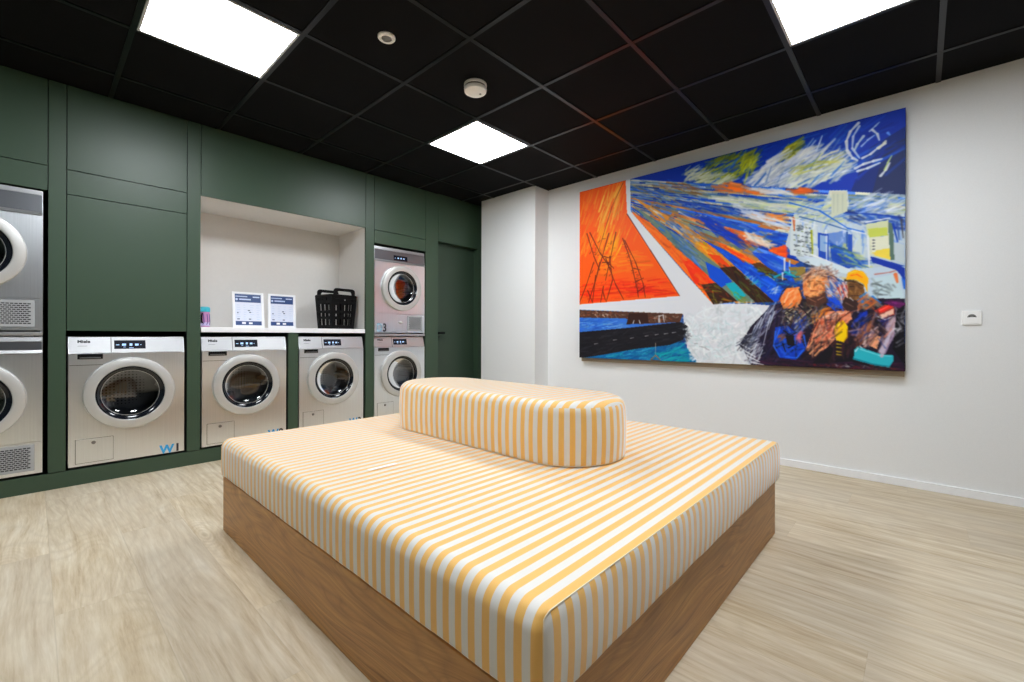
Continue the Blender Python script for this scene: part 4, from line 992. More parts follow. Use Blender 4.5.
('B',[(44,42,48),(26,25,32),(54,52,58)],90,8,2.2,(0.985,-0.173),0.15,[(0.001,0.861),(0.413,0.812),(0.42,0.878),(0.094,0.972),(0.0,0.995)]),
('S',(205,205,205),0.8,[(0.072,0.916),(0.089,0.912)]),
('S',(205,205,205),0.8,[(0.157,0.892),(0.173,0.889)]),
('S',(205,205,205),0.8,[(0.229,0.881),(0.243,0.877)]),
('S',(205,205,205),0.8,[(0.288,0.869),(0.301,0.866)]),
('S',(205,205,205),0.8,[(0.326,0.862),(0.339,0.858)]),
('S',(205,205,205),0.8,[(0.36,0.857),(0.374,0.854)]),
('S',(205,205,205),0.8,[(0.389,0.851),(0.402,0.848)]),
('S',(200,190,170),0.8,[(0.328,0.906),(0.328,0.965)]),
('S',(180,120,70),1.4,[(0.311,0.993),(0.328,0.97),(0.345,0.991)]),
('S',(150,90,60),1.2,[(0.311,0.998),(0.345,0.996)]),
('B',[(226,230,234),(236,240,242),(216,226,230),(224,233,237)],260,7,2.4,(0.882,-0.471),0.9,[(0.427,0.776),(0.527,0.715),(0.663,0.723),(0.674,0.783),(0.612,0.884),(0.635,0.995),(0.462,1.003),(0.448,0.913)]),
('B',[(205,224,226),(210,216,222),(196,218,222)],60,5,1.3,(0.814,0.581),0.9,[(0.448,0.837),(0.591,0.79),(0.606,0.932),(0.546,0.983),(0.462,0.978)]),
('B',[(28,26,34),(70,75,85)],22,5,1.1,(0.95,0.312),0.5,[(0.413,0.796),(0.441,0.827),(0.448,0.878),(0.427,0.899),(0.413,0.889)]),
('B',[(120,122,128)],3,5,0.8,(0.932,0.361),0.3,[(0.455,0.893),(0.498,0.912),(0.517,0.945),(0.481,0.917)]),
('P',(38,30,48),[(0.696,0.729),(0.769,0.707),(0.929,0.718),(0.998,0.723),(1.0,1.003),(0.641,1.004),(0.621,0.94),(0.606,0.908),(0.641,0.819)]),
('B',[(30,34,66),(54,40,70),(24,22,34),(70,56,84)],130,10,2,(0.481,-0.877),0.3,[(0.669,0.783),(0.704,0.73),(0.743,0.793),(0.723,0.98),(0.652,0.994),(0.624,0.912)]),
('B',[(205,212,225),(120,135,175)],34,9,1.1,(0.511,-0.859),0.15,[(0.652,0.819),(0.696,0.729),(0.712,0.757),(0.685,0.837),(0.635,0.907)]),
('B',[(226,230,234),(205,214,224)],26,6,1.2,(0.591,-0.807),0.4,[(0.618,0.908),(0.658,0.874),(0.675,0.938),(0.647,0.999),(0.624,0.987)]),
('B',[(66,30,60),(40,22,34),(86,40,66)],60,8,2,(0.991,0.133),0.2,[(0.652,0.966),(0.887,0.944),(0.999,0.976),(1.0,0.999),(0.652,1.003)]),
('P',(24,70,185),[(0.707,0.828),(0.738,0.82),(0.769,0.872),(0.784,0.924),(0.759,0.969),(0.718,0.962),(0.704,0.905)]),
('B',[(20,60,170),(30,90,210),(50,110,220),(28,26,34)],44,7,2.2,(0.389,-0.921),0.6,[(0.71,0.837),(0.769,0.846),(0.784,0.932),(0.723,0.962)]),
('B',[(180,110,80),(130,85,70)],8,4,1.8,(0.904,-0.427),0.4,[(0.715,0.86),(0.731,0.855),(0.733,0.882),(0.72,0.891)]),
('P',(28,26,34),[(0.733,0.864),(0.754,0.864),(0.757,0.907),(0.739,0.908)]),
('P',(150,130,70),[(0.74,0.565),(0.783,0.571),(0.783,0.622),(0.758,0.637)]),
('B',[(18,62,168),(40,175,190),(28,26,34),(40,90,170)],40,4,1.8,(0.975,0.222),0.6,[(0.69,0.585),(0.768,0.577),(0.783,0.657),(0.743,0.67),(0.706,0.632)]),
('S',(40,175,190),2,[(0.704,0.604),(0.733,0.586),(0.758,0.611)]),
('S',(226,230,234),1.6,[(0.725,0.589),(0.725,0.62)]),
('P',(238,150,88),[(0.717,0.704),(0.735,0.657),(0.768,0.655),(0.774,0.708),(0.764,0.742),(0.728,0.749)]),
('B',[(245,175,120),(225,110,50),(240,120,35)],26,6,2,(0.595,-0.804),0.4,[(0.722,0.704),(0.743,0.662),(0.768,0.673),(0.764,0.742)]),
('P',(228,150,96),[(0.776,0.621),(0.798,0.581),(0.831,0.594),(0.838,0.645),(0.822,0.711),(0.798,0.735),(0.778,0.691)]),
('B',[(240,160,90),(225,130,70),(245,185,130),(205,110,60)],54,4.5,1.8,(0.66,-0.751),0.8,[(0.778,0.622),(0.826,0.602),(0.831,0.678),(0.793,0.726)]),
('B',[(120,80,60),(90,62,52),(60,44,44)],36,4.5,1.6,(0.52,-0.854),0.8,[(0.779,0.699),(0.831,0.67),(0.841,0.72),(0.808,0.744),(0.774,0.734)]),
('B',[(205,180,160),(90,70,70),(226,230,234),(190,120,90)],44,7,1,(0.842,-0.539),0.5,[(0.778,0.605),(0.798,0.573),(0.84,0.579),(0.859,0.631),(0.831,0.611),(0.788,0.623)]),
('B',[(226,230,234),(90,70,80),(205,190,180)],18,8,1,(0.49,0.872),0.3,[(0.826,0.577),(0.845,0.579),(0.864,0.631),(0.85,0.638)]),
('B',[(110,120,80),(150,140,110),(28,26,34),(205,205,190),(80,80,70),(200,110,110)],80,5,1.4,(0.581,-0.814),0.7,[(0.728,0.749),(0.784,0.725),(0.832,0.737),(0.798,0.803),(0.769,0.837),(0.733,0.793)]),
('B',[(40,80,190),(180,190,220),(30,50,120)],26,6,1.8,(0.518,-0.855),0.3,[(0.749,0.811),(0.779,0.777),(0.789,0.82),(0.764,0.864)]),
('B',[(220,110,110),(235,140,140)],12,4,1.8,(0.643,-0.766),0.5,[(0.761,0.855),(0.779,0.846),(0.774,0.89),(0.759,0.89)]),
('P',(205,150,120),[(0.827,0.636),(0.85,0.621),(0.868,0.673),(0.859,0.73),(0.836,0.712)]),
('B',[(95,140,215),(40,105,205),(226,230,234),(160,150,110),(40,70,180)],44,4.5,1.8,(0.618,0.787),0.8,[(0.831,0.636),(0.859,0.631),(0.877,0.698),(0.869,0.763),(0.841,0.729)]),
('B',[(40,105,205),(20,60,180)],18,5,2.2,(0.792,0.611),0.6,[(0.839,0.72),(0.868,0.714),(0.873,0.764),(0.846,0.754)]),
('P',(245,180,30),[(0.877,0.637),(0.881,0.609),(0.897,0.599),(0.914,0.609),(0.925,0.638),(0.923,0.694),(0.916,0.661),(0.899,0.639)]),
('B',[(250,190,30),(240,140,30),(165,170,30)],16,5,1.4,(0.91,0.414),0.3,[(0.879,0.633),(0.897,0.603),(0.923,0.638),(0.912,0.653)]),
('S',(60,45,25),1.4,[(0.875,0.637),(0.893,0.643),(0.912,0.661)]),
('P',(128,92,56),[(0.879,0.645),(0.899,0.643),(0.916,0.665),(0.917,0.701),(0.899,0.728),(0.877,0.715)]),
('B',[(150,110,60),(90,60,40),(60,42,36),(170,130,80)],36,4,1.6,(0.638,-0.77),0.8,[(0.877,0.649),(0.912,0.661),(0.912,0.709),(0.882,0.723)]),
('B',[(60,44,40),(90,66,56),(200,190,190),(235,170,140)],44,4,1.5,(0.562,-0.827),0.8,[(0.859,0.68),(0.886,0.715),(0.912,0.717),(0.904,0.765),(0.873,0.764)]),
('B',[(235,190,170),(200,90,70),(226,230,234)],20,4,1.4,(0.509,-0.861),0.6,[(0.859,0.656),(0.879,0.649),(0.882,0.707),(0.864,0.722)]),
('B',[(150,160,140),(60,120,200),(200,110,60),(170,90,50),(110,120,110)],40,5,1.8,(0.829,0.559),0.7,[(0.899,0.716),(0.925,0.694),(0.95,0.743),(0.93,0.766),(0.904,0.749)]),
('P',(236,160,128),[(0.808,0.803),(0.832,0.762),(0.886,0.764),(0.891,0.797),(0.86,0.838),(0.846,0.904),(0.799,0.949),(0.784,0.924)]),
('B',[(240,170,140),(245,185,150),(220,130,95),(200,100,70),(235,160,130)],60,7,2.4,(0.806,-0.593),0.6,[(0.813,0.804),(0.877,0.764),(0.882,0.805),(0.846,0.888),(0.799,0.932)]),
('B',[(235,150,60),(205,110,50)],16,8,1.8,(0.772,-0.636),0.2,[(0.803,0.786),(0.832,0.737),(0.846,0.746),(0.813,0.804)]),
('B',[(28,26,34),(70,44,44)],30,6,1.8,(0.777,-0.63),0.4,[(0.784,0.907),(0.823,0.871),(0.846,0.896),(0.809,0.957),(0.784,0.958)]),
('P',(205,120,100),[(0.832,0.821),(0.846,0.812),(0.846,0.846),(0.834,0.846)]),
('P',(28,26,34),[(0.848,0.888),(0.887,0.878),(0.904,0.797),(0.921,0.79),(0.909,0.898),(0.892,0.968),(0.799,0.983)]),
('B',[(50,34,38),(28,24,32),(90,50,50),(70,40,60)],50,7,1.8,(0.366,-0.931),0.4,[(0.848,0.888),(0.908,0.797),(0.905,0.919),(0.842,0.972)]),
('P',(250,208,20),[(0.851,0.846),(0.857,0.809),(0.871,0.801),(0.882,0.829),(0.882,0.862),(0.873,0.887),(0.855,0.883)]),
('S',(215,190,40),1.1,[(0.857,0.898),(0.867,0.9)]),
('S',(215,190,40),1.1,[(0.857,0.912),(0.867,0.914)]),
('S',(215,190,40),1.1,[(0.857,0.929),(0.867,0.931)]),
('S',(215,190,40),1.1,[(0.857,0.941),(0.867,0.943)]),
('P',(24,50,140),[(0.893,0.805),(0.908,0.773),(0.925,0.766),(0.917,0.822),(0.898,0.87)]),
('B',[(30,60,170),(20,40,110),(28,26,34)],26,6,2,(0.44,-0.898),0.4,[(0.893,0.805),(0.925,0.766),(0.917,0.83),(0.898,0.878)]),
('B',[(150,90,60),(110,60,50),(190,130,110)],34,7,2.2,(0.484,-0.875),0.4,[(0.904,0.862),(0.934,0.782),(0.942,0.822),(0.917,0.894),(0.904,0.902)]),
('B',[(235,220,215),(215,150,130)],20,7,1.6,(0.455,-0.891),0.3,[(0.913,0.886),(0.938,0.822),(0.951,0.838),(0.93,0.901)]),
('P',(176,70,60),[(0.938,0.766),(0.959,0.744),(0.977,0.752),(0.979,0.783),(0.955,0.802)]),
('P',(226,60,48),[(0.944,0.763),(0.967,0.744),(0.977,0.752),(0.948,0.778)]),
('P',(240,200,180),[(0.946,0.786),(0.977,0.76),(0.977,0.779),(0.955,0.798)]),
('S',(120,105,115),1.8,[(0.94,0.774),(0.946,0.806),(0.975,0.807),(0.983,0.768),(0.977,0.745)]),
('P',(50,50,130),[(0.949,0.806),(0.967,0.799),(0.967,0.838),(0.955,0.838)]),
('B',[(190,170,185),(150,130,150),(215,190,195)],34,8,2,(0.425,-0.905),0.3,[(0.967,0.814),(0.983,0.791),(0.975,0.869),(0.959,0.924),(0.951,0.916)]),
('P',(236,170,130),[(0.926,0.902),(0.943,0.861),(0.951,0.869),(0.943,0.917)]),
('B',[(28,26,34),(50,30,40)],16,8,1.6,(0.614,0.79),0.3,[(0.921,0.79),(0.934,0.79),(0.971,0.861),(0.959,0.869)]),
('P',(60,180,195),[(0.896,0.919),(0.904,0.906),(0.922,0.918),(0.951,0.936),(0.976,0.939),(0.976,0.962),(0.968,0.986),(0.939,0.981),(0.894,0.96)]),
('P',(36,150,170),[(0.894,0.952),(0.943,0.968),(0.968,0.982),(0.939,0.981)]),
('S',(226,230,234),0.9,[(0.898,0.927),(0.907,0.906),(0.913,0.914)]),
('S',(28,26,34),1.2,[(0.894,0.964),(0.939,0.985),(0.97,0.99)]),
('S',(200,190,205),2.8,[(0.951,0.924),(0.963,0.885),(0.971,0.845)]),
('B',[(120,40,110),(150,60,140),(90,30,80)],14,6,1.8,(0.958,0.287),0.3,[(0.969,0.736),(0.996,0.738),(0.997,0.761),(0.979,0.752)]),
('P',(22,20,26),[(0.983,0.768),(0.998,0.746),(0.999,0.976),(0.975,0.915),(0.979,0.838)]),
('B',[(40,38,46),(20,18,24),(205,205,215)],26,4,1.2,(0.598,-0.801),0.7,[(0.981,0.791),(0.998,0.769),(0.999,0.914),(0.983,0.9)]),
('B',[(230,230,235)],8,2,1,(0.832,-0.555),0.5,[(0.977,0.838),(0.991,0.83),(0.995,0.853),(0.979,0.861)]),
('B',[(150,40,40),(200,200,200),(120,60,40)],40,1.6,0.8,(0.998,-0.056),0.5,[(0.769,0.985),(0.951,0.98),(0.996,0.992),(0.865,0.999)]),
('S',(200,208,224),1.0,[(0.652,0.819),(0.629,0.907)]),
('S',(200,208,224),1.0,[(0.669,0.783),(0.644,0.874)]),
('S',(200,208,224),1.0,[(0.682,0.76),(0.658,0.856)]),
('S',(200,208,224),1.0,[(0.693,0.774),(0.674,0.906)]),
('S',(200,208,224),1.0,[(0.704,0.757),(0.688,0.837)]),
('S',(200,208,224),1.0,[(0.641,0.874),(0.618,0.94)]),
('S',(200,208,224),1.0,[(0.655,0.906),(0.635,0.977)]),
('S',(200,208,224),1.0,[(0.672,0.929),(0.655,0.994)]),
('S',(236,238,242),1.6,[(0.609,0.903),(0.641,0.93)]),
('S',(236,238,242),1.6,[(0.618,0.931),(0.652,0.962)]),
('S',(236,238,242),1.6,[(0.612,0.875),(0.638,0.893)]),
('S',(236,238,242),1.6,[(0.63,0.959),(0.664,0.984)]),
('S',(236,238,242),1.6,[(0.615,0.847),(0.632,0.865)]),
('S',(236,238,242),1.6,[(0.641,0.986),(0.675,0.997)]),
('S',(70,40,34),1.2,[(0.717,0.704),(0.725,0.669),(0.743,0.648)]),
('S',(70,40,34),1.2,[(0.768,0.664),(0.776,0.703),(0.766,0.742)]),
('S',(70,40,34),1.2,[(0.723,0.744),(0.743,0.758),(0.764,0.746)]),
('S',(250,205,160),1.6,[(0.73,0.718),(0.741,0.679),(0.753,0.667)]),
('S',(250,190,140),1.4,[(0.743,0.728),(0.758,0.694)]),
('P',(236,168,108),[(0.783,0.635),(0.793,0.611),(0.812,0.609),(0.824,0.631),(0.824,0.669),(0.813,0.698),(0.793,0.692)]),
('S',(120,66,44),1.1,[(0.788,0.636),(0.8,0.633)]),
('S',(120,66,44),1.1,[(0.81,0.634),(0.82,0.639)]),
('S',(190,100,60),1.2,[(0.805,0.642),(0.803,0.663)]),
('S',(150,60,50),1.2,[(0.796,0.675),(0.813,0.676)]),
('S',(252,214,170),1.4,[(0.791,0.649),(0.796,0.666)]),
('S',(252,214,170),1.2,[(0.815,0.651),(0.817,0.664)]),
('S',(214,176,150),1.1,[(0.778,0.639),(0.783,0.605),(0.798,0.586)]),
('S',(214,176,150),1.1,[(0.788,0.61),(0.8,0.582),(0.817,0.58)]),
('S',(214,176,150),1.1,[(0.798,0.603),(0.817,0.584),(0.836,0.595)]),
('S',(214,176,150),1.1,[(0.812,0.604),(0.833,0.594),(0.85,0.617)]),
('S',(214,176,150),1.1,[(0.819,0.622),(0.841,0.612),(0.859,0.643)]),
('S',(214,176,150),1.1,[(0.824,0.639),(0.843,0.637),(0.855,0.663)]),
('S',(110,70,60),0.9,[(0.783,0.618),(0.795,0.594)]),
('S',(110,70,60),0.9,[(0.805,0.595),(0.826,0.589)]),
('S',(110,70,60),0.9,[(0.822,0.614),(0.845,0.629)]),
('S',(110,70,60),0.9,[(0.831,0.607),(0.857,0.626)]),
('P',(88,58,48),[(0.781,0.691),(0.798,0.705),(0.817,0.702),(0.829,0.682),(0.834,0.72),(0.813,0.744),(0.788,0.73)]),
('S',(150,104,80),1.2,[(0.788,0.704),(0.808,0.723)]),
('S',(170,120,96),1.1,[(0.813,0.714),(0.827,0.703)]),
('S',(196,190,160),1.2,[(0.733,0.767),(0.756,0.741)]),
('S',(196,190,160),1.2,[(0.743,0.789),(0.774,0.755)]),
('S',(196,190,160),1.2,[(0.759,0.807),(0.789,0.764)]),
('S',(196,190,160),1.2,[(0.738,0.802),(0.751,0.785)]),
('S',(196,190,160),1.2,[(0.771,0.79),(0.798,0.752)]),
('S',(28,26,34),1.3,[(0.738,0.758),(0.761,0.776)]),
('S',(28,26,34),1.3,[(0.754,0.741),(0.776,0.794)]),
('S',(28,26,34),1.3,[(0.766,0.733),(0.794,0.786)]),
('S',(28,26,34),1.3,[(0.733,0.784),(0.749,0.811)]),
('S',(60,120,232),1.5,[(0.707,0.846),(0.702,0.909),(0.718,0.958)]),
('S',(60,120,232),1.5,[(0.72,0.829),(0.707,0.882)]),
('S',(60,120,232),1.5,[(0.734,0.957),(0.762,0.96),(0.779,0.924)]),
('S',(60,120,232),1.5,[(0.779,0.863),(0.784,0.907)]),
('S',(28,26,34),1.5,[(0.728,0.842),(0.746,0.864),(0.761,0.851)]),
('S',(28,26,34),1.5,[(0.741,0.917),(0.759,0.903)]),
('S',(28,26,34),1.5,[(0.726,0.9),(0.733,0.935)]),
('S',(96,50,44),1.3,[(0.813,0.799),(0.799,0.855),(0.789,0.924)]),
('S',(96,50,44),1.3,[(0.886,0.768),(0.864,0.796),(0.848,0.854)]),
('S',(96,50,44),1.3,[(0.832,0.762),(0.855,0.755),(0.886,0.76)]),
('S',(250,205,180),2.0,[(0.827,0.787),(0.855,0.775),(0.878,0.772)]),
('S',(250,200,172),1.8,[(0.818,0.821),(0.813,0.871)]),
('S',(205,110,88),1.4,[(0.823,0.842),(0.841,0.863)]),
('S',(225,130,100),1.6,[(0.808,0.889),(0.823,0.863),(0.841,0.867)]),
('S',(180,84,64),1.2,[(0.827,0.829),(0.837,0.842),(0.846,0.829)]),
('S',(240,176,130),1.5,[(0.794,0.941),(0.818,0.897)]),
('S',(240,176,130),1.5,[(0.806,0.948),(0.832,0.901)]),
('S',(240,176,130),1.5,[(0.789,0.915),(0.804,0.88)]),
('P',(252,210,20),[(0.851,0.838),(0.857,0.809),(0.871,0.801),(0.882,0.829),(0.882,0.866),(0.873,0.891),(0.855,0.883)]),
('S',(190,140,10),1,[(0.88,0.838),(0.88,0.87),(0.871,0.891)]),
('S',(255,236,110),1.2,[(0.86,0.825),(0.866,0.813)]),
('P',(246,182,30),[(0.877,0.637),(0.881,0.609),(0.897,0.599),(0.914,0.609),(0.925,0.638),(0.923,0.694),(0.916,0.661),(0.899,0.639)]),
('S',(250,120,30),1.3,[(0.888,0.622),(0.901,0.619),(0.912,0.633)]),
('S',(255,220,90),1.1,[(0.886,0.609),(0.901,0.607)]),
('S',(60,45,25),1.4,[(0.875,0.641),(0.893,0.647),(0.914,0.665)]),
('P',(122,86,50),[(0.882,0.654),(0.899,0.651),(0.914,0.669),(0.914,0.701),(0.899,0.724),(0.882,0.711)]),
('S',(50,34,28),1.2,[(0.886,0.666),(0.895,0.667)]),
('S',(50,34,28),1.2,[(0.904,0.672),(0.91,0.677)]),
('S',(176,132,84),1.3,[(0.899,0.672),(0.897,0.692)]),
('S',(60,36,32),1.3,[(0.891,0.703),(0.906,0.704)]),
('S',(160,116,66),1.5,[(0.886,0.683),(0.891,0.691)]),
('P',(62,44,42),[(0.875,0.706),(0.888,0.719),(0.904,0.724),(0.9,0.761),(0.88,0.764),(0.868,0.739)]),
('S',(206,196,196),1,[(0.886,0.711),(0.893,0.724)]),
('S',(120,90,80),1.1,[(0.877,0.731),(0.893,0.748)]),
('S',(240,200,184),1.3,[(0.861,0.656),(0.87,0.685)]),
('S',(240,200,184),1.3,[(0.87,0.648),(0.877,0.678)]),
('S',(240,200,184),1.3,[(0.864,0.689),(0.868,0.722)]),
('S',(240,200,184),1.3,[(0.875,0.686),(0.88,0.711)]),
('S',(190,70,56),1.1,[(0.859,0.668),(0.866,0.701)]),
('S',(190,70,56),1.1,[(0.868,0.661),(0.873,0.694)]),
('S',(190,70,56),1.1,[(0.877,0.661),(0.882,0.686)]),
('S',(34,84,210),1.8,[(0.841,0.712),(0.859,0.738)]),
('S',(34,84,210),1.8,[(0.848,0.7),(0.868,0.751)]),
('S',(34,84,210),1.8,[(0.836,0.733),(0.855,0.763)]),
('S',(34,84,210),1.8,[(0.859,0.722),(0.871,0.763)]),
('S',(196,206,226),1.2,[(0.831,0.653),(0.845,0.687)]),
('S',(196,206,226),1.2,[(0.841,0.637),(0.855,0.672)]),
('S',(196,206,226),1.2,[(0.836,0.678),(0.85,0.704)]),
('S',(205,120,64),1.5,[(0.904,0.728),(0.921,0.706)]),
('S',(205,120,64),1.5,[(0.912,0.741),(0.934,0.718)]),
('S',(205,120,64),1.5,[(0.921,0.758),(0.942,0.731)]),
('S',(60,130,200),1.8,[(0.908,0.709),(0.921,0.694)]),
('S',(60,130,200),1.6,[(0.934,0.71),(0.95,0.735)]),
('S',(28,26,34),1.6,[(0.925,0.766),(0.942,0.806),(0.967,0.853)]),
('S',(34,72,190),2,[(0.9,0.805),(0.917,0.773)]),
('S',(180,120,90),2,[(0.909,0.886),(0.926,0.83),(0.936,0.79)]),
('S',(230,200,190),1.6,[(0.915,0.898),(0.934,0.846),(0.944,0.83)]),
('S',(240,176,140),2.2,[(0.932,0.901),(0.947,0.869)]),
('S',(206,196,212),2.6,[(0.953,0.924),(0.963,0.885),(0.973,0.838)]),
('S',(170,150,180),1.4,[(0.959,0.932),(0.969,0.892),(0.979,0.849)]),
('S',(215,150,140),1.6,[(0.959,0.869),(0.973,0.838)]),
('S',(236,238,242),1,[(0.946,0.79),(0.959,0.802),(0.975,0.791)]),
('S',(250,120,110),1,[(0.948,0.767),(0.965,0.752)]),
('P',(62,186,200),[(0.896,0.923),(0.904,0.906),(0.922,0.918),(0.951,0.936),(0.976,0.939),(0.974,0.966),(0.968,0.982),(0.939,0.977),(0.894,0.956)]),
('S',(28,130,150),1.4,[(0.894,0.956),(0.939,0.977),(0.968,0.982)]),
('S',(150,226,232),1.1,[(0.909,0.918),(0.947,0.94),(0.972,0.943)]),
('S',(236,238,242),1,[(0.898,0.927),(0.907,0.906),(0.913,0.914)]),
('S',(28,26,34),1.3,[(0.894,0.968),(0.939,0.989),(0.97,0.994)]),
('S',(206,196,212),2.4,[(0.953,0.944),(0.961,0.904)]),
('B',[(238,168,110),(200,110,70),(120,66,44),(250,205,160)],26,4,1.2,(0.587,-0.81),0.8,[(0.783,0.614),(0.822,0.618),(0.827,0.686),(0.793,0.696)]),
('B',[(122,86,50),(80,54,38),(170,126,80)],16,3.5,1.2,(0.637,-0.77),0.8,[(0.882,0.654),(0.912,0.665),(0.912,0.713),(0.886,0.711)]),
('B',[(226,190,165),(150,100,80),(240,220,200),(96,66,60)],26,7,0.9,(0.843,-0.538),0.5,[(0.778,0.613),(0.798,0.573),(0.836,0.578),(0.854,0.622),(0.827,0.615),(0.788,0.623)]),
('B',[(28,26,34),(60,44,44),(150,110,90),(190,180,160),(40,60,130)],60,6,1.2,(0.544,-0.839),0.6,[(0.717,0.73),(0.841,0.729),(0.886,0.764),(0.841,0.838),(0.769,0.837),(0.712,0.837)]),
('B',[(205,110,80),(245,190,160),(120,60,48),(28,26,34)],40,6,1.3,(0.53,-0.848),0.4,[(0.799,0.837),(0.85,0.788),(0.882,0.772),(0.851,0.896),(0.799,0.94)]),
('B',[(28,26,34),(70,44,40),(170,110,84),(34,60,140),(200,170,170)],50,6,1.3,(0.457,-0.89),0.5,[(0.891,0.789),(0.942,0.766),(0.979,0.807),(0.959,0.9),(0.904,0.902)]),
('B',[(226,230,234),(210,218,228)],40,5,1.0,(0.738,-0.675),0.5,[(0.612,0.866),(0.652,0.847),(0.675,0.929),(0.658,0.998),(0.624,0.996)]),
('B',[(28,26,34),(60,62,74),(30,34,60)],30,7,1.0,(0.617,-0.787),0.4,[(0.6,0.913),(0.641,0.828),(0.663,0.847),(0.641,0.93)]),
]
def paint_canvas(W, H):
    rng = np.random.default_rng(11); img = np.zeros((H, W, 3)); img[:] = (40, 80, 150)
    yy, xx = np.mgrid[0:H, 0:W]; px = W / 325.
    def P2(p): return np.array([p[0] * W, p[1] * H])
    def poly(pts, col):
        q = np.array([P2(p) for p in pts]); x0, y0 = np.floor(q.min(0)).astype(int) - 1; x1, y1 = np.ceil(q.max(0)).astype(int) + 2
        x0, y0, x1, y1 = max(x0, 0), max(y0, 0), min(x1, W), min(y1, H)
        if x1 <= x0 or y1 <= y0: return
        X, Y = xx[y0:y1, x0:x1] + .5, yy[y0:y1, x0:x1] + .5; ins = np.zeros(X.shape, bool)
        for i in range(len(q)):
            a, b = q[i], q[(i + 1) % len(q)]
            if a[1] == b[1]: continue
            c = ((a[1] > Y) != (b[1] > Y)) & (X < (b[0] - a[0]) * (Y - a[1]) / (b[1] - a[1]) + a[0]); ins ^= c
        img[y0:y1, x0:x1][ins] = col
    def seg(a, b, w, col, al=1.):
        r = w / 2; x0, y0 = np.floor(np.minimum(a, b) - r - 1).astype(int); x1, y1 = np.ceil(np.maximum(a, b) + r + 2).astype(int)
        x0, y0, x1, y1 = max(x0, 0), max(y0, 0), min(x1, W), min(y1, H)
        if x1 <= x0 or y1 <= y0: return
        X, Y = xx[y0:y1, x0:x1] + .5, yy[y0:y1, x0:x1] + .5; d = b - a; L2 = max(d @ d, 1e-6)
        tt = np.clip(((X - a[0]) * d[0] + (Y - a[1]) * d[1]) / L2, 0, 1); rr = r * (1 - .45 * tt) if al < 1 else r
        fe = 1. if al >= .8 else 2.6
        m = np.clip((rr - np.hypot(X - a[0] - tt * d[0], Y - a[1] - tt * d[1])) / fe + .5, 0, 1)[..., None] * al
        img[y0:y1, x0:x1] = img[y0:y1, x0:x1] * (1 - m) + np.array(col) * m
    def inside(pts, p):
        c = False
        for i in range(len(pts)):
            a, b = pts[i], pts[(i + 1) % len(pts)]
            if (a[1] > p[1]) != (b[1] > p[1]) and p[0] < (b[0] - a[0]) * (p[1] - a[1]) / (b[1] - a[1]) + a[0]: c = not c
        return c
    for o in PAINT:
        if o[0] == 'P': poly(o[2], o[1])
        elif o[0] == 'R':                      # a fan of rays between two edges, each ray broken into dabs of wandering colour
            _, s0, s1, ends, N, Mm, pal = o
            ends = np.array(ends); dl = np.r_[0, np.cumsum(np.hypot(*np.diff(ends, axis=0).T))]; dl /= dl[-1]
            E = lambda q: np.array([np.interp(q, dl, ends[:, 0]), np.interp(q, dl, ends[:, 1])])
            S_ = lambda q: np.array(s0) * (1 - q) + np.array(s1) * q
            ed = np.sort(np.r_[0, rng.random(N - 1), 1]) * .5 + np.linspace(0, 1, N + 1) * .5
            for i in range(N):
                ci = rng.integers(len(pal))
                cuts = np.sort(np.r_[0, rng.random(Mm - 1), 1]) ** 1.15
                for a, b in zip(cuts, cuts[1:]):
                    if rng.random() < .55: ci = rng.integers(len(pal))
                    q = [S_(ed[i]) * (1 - a) + E(ed[i]) * a, S_(ed[i]) * (1 - b) + E(ed[i]) * b, S_(ed[i + 1]) * (1 - b) + E(ed[i + 1]) * b, S_(ed[i + 1]) * (1 - a) + E(ed[i + 1]) * a]
                    poly([tuple(p) for p in q], np.clip(np.array(pal[ci]) * (1 + rng.normal() * .1), 0, 255))
        elif o[0] == 'S':
            q = [P2(p) for p in o[3]]
            for a, b in zip(q, q[1:]): seg(a, b, o[2] * px, o[1], .88)
        else:
            _, cols, n, ln, w, d, jit, reg = o
            n = int(n * 1.6); w *= .8
            lo = np.min(reg, 0); hi = np.max(reg, 0); ang = math.atan2(d[1], d[0]); k = 0; tries = 0
            while k < n and tries < n * 30:
                tries += 1; p = lo + rng.random(2) * (hi - lo)
                if not inside(reg, p): continue
                k += 1; a = P2(p); an = ang + rng.normal() * jit; L = ln * px * (.5 + rng.random()) * .6
                col = np.array(cols[rng.integers(len(cols))], float) * (1 + rng.normal() * .06)
                v = np.array([math.cos(an), math.sin(an)]) * L
                seg(a - v, a + v, w * px * (.6 + .7 * rng.random()), np.clip(col, 0, 255), .3 + .45 * rng.random())
    pad = np.pad(img, ((1, 1), (1, 1), (0, 0)), mode='edge')
    img = .4 * img + .1 * (pad[:-2, 1:-1] + pad[2:, 1:-1] + pad[1:-1, :-2] + pad[1:-1, 2:]) + .05 * (pad[:-2, :-2] + pad[2:, 2:] + pad[:-2, 2:] + pad[2:, :-2])
    img = np.clip(img, 0, 255) / 255
    lum = img.mean(-1, keepdims=True)
    return np.clip(lum + (img - lum) * 1.14, 0, 1) ** 1.10

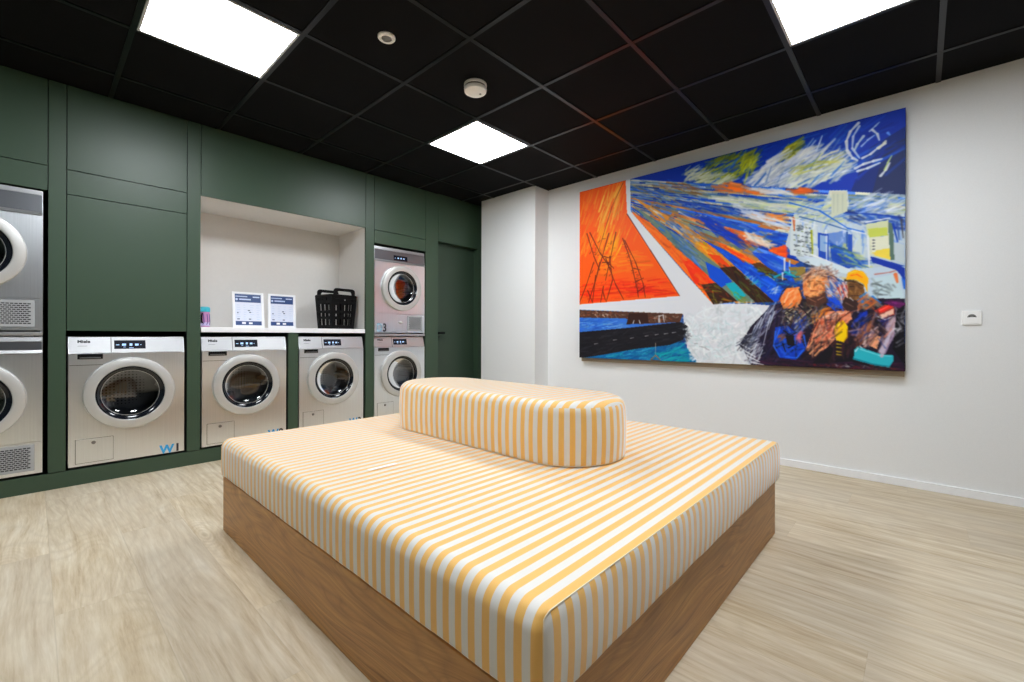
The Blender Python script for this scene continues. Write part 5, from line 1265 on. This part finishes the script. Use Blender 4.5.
def painting():
    y0, y1, z0, z1, xf, dep = .072, 2.479, .7275, 2.3615, 3.662, .032
    t = thing('painting', 'large colourful painting of a white tower, rays and figures on the right wall', 'painting', (RX, (y0 + y1) / 2, z0))
    W, H = 640, 434; img = paint_canvas(W, H); lin = np.where(img <= .04045, img / 12.92, ((img + .055) / 1.055) ** 2.4)
    lin = np.pad(lin, ((1, 1), (1, 1), (0, 0)), mode='edge'); Hh, Ww = lin.shape[:2]
    u = np.clip((np.arange(Ww) - 1) / (W - 1), 0, 1); v = np.clip((np.arange(Hh) - 1) / (H - 1), 0, 1)
    U, V = np.meshgrid(u, v); co = np.zeros((Hh, Ww, 3))
    co[..., 0] = xf - RX; co[..., 1] = (y1 - y0) / 2 - U * (y1 - y0); co[..., 2] = (1 - V) * (z1 - z0)
    for s in (0, -1): co[s, :, 0] += dep; co[:, s, 0] += dep * (co[:, s, 0] < xf - RX + dep / 2)
    idx = np.arange(Hh * Ww).reshape(Hh, Ww); q = np.stack([idx[:-1, :-1], idx[1:, :-1], idx[1:, 1:], idx[:-1, 1:]], -1).reshape(-1, 4)
    me = bpy.data.meshes.new('canvas'); me.vertices.add(Hh * Ww); me.vertices.foreach_set('co', co.reshape(-1))
    me.loops.add(q.size); me.loops.foreach_set('vertex_index', q.reshape(-1).astype(np.int32)); me.polygons.add(len(q)); me.polygons.foreach_set('loop_start', np.arange(0, q.size, 4, dtype=np.int32))
    me.update(calc_edges=True)
    at = me.color_attributes.new('paint', 'FLOAT_COLOR', 'POINT'); at.data.foreach_set('color', np.concatenate([lin, np.ones((Hh, Ww, 1))], -1).reshape(-1).astype(np.float32))
    me.materials.append(M['paint']); o = bpy.data.objects.new('canvas', me); COL.objects.link(o); o.parent = t
    h = (y1 - y0) / 2
    bm = bmesh.new(); a = xf - RX + dep
    for lo, hi in (((a, -h + .004, -.036), (-.001, h - .004, .03)), ((a, -h + .004, z1 - z0 - .05), (-.001, h - .004, z1 - z0 - .006)), ((a, -h + .004, .03), (-.001, -h + .05, z1 - z0 - .05)), ((a, h - .05, .03), (-.001, h - .004, z1 - z0 - .05))): box(bm, lo, hi, .001)
    finish('stretcher_frame', bm, M['batten'], t)
painting()

# ------------------------------------------------------------------ camera, world, colour management
cam = bpy.data.cameras.new('camera'); co = bpy.data.objects.new('camera', cam); COL.objects.link(co)
yaw, f, hy, roll = .8245, 442.33, 335.39, .0026
cam.sensor_width = 36; cam.lens = f / 1024 * 36; cam.shift_y = -(341 - hy) / 1024; cam.clip_start = .02
co.matrix_world = Matrix.Translation((0, 0, .944)) @ Matrix.Rotation(-yaw, 4, 'Z') @ Matrix.Rotation(PI / 2, 4, 'X') @ Matrix.Rotation(roll, 4, 'Z')
scene.camera = co
w = bpy.data.worlds.new('world'); scene.world = w; w.use_nodes = True; w.node_tree.nodes['Background'].inputs[1].default_value = 0.
vs_ = scene.view_settings; vs_.view_transform = 'Standard'; vs_.look = 'None'; vs_.gamma = 1; vs_.use_curve_mapping = False; vs_.exposure = 0.
cy_ = scene.cycles; cy_.max_bounces = 12; cy_.diffuse_bounces = 8; cy_.glossy_bounces = 6; cy_.transparent_max_bounces = 12; cy_.use_denoising = True; cy_.sample_clamp_indirect = 8.
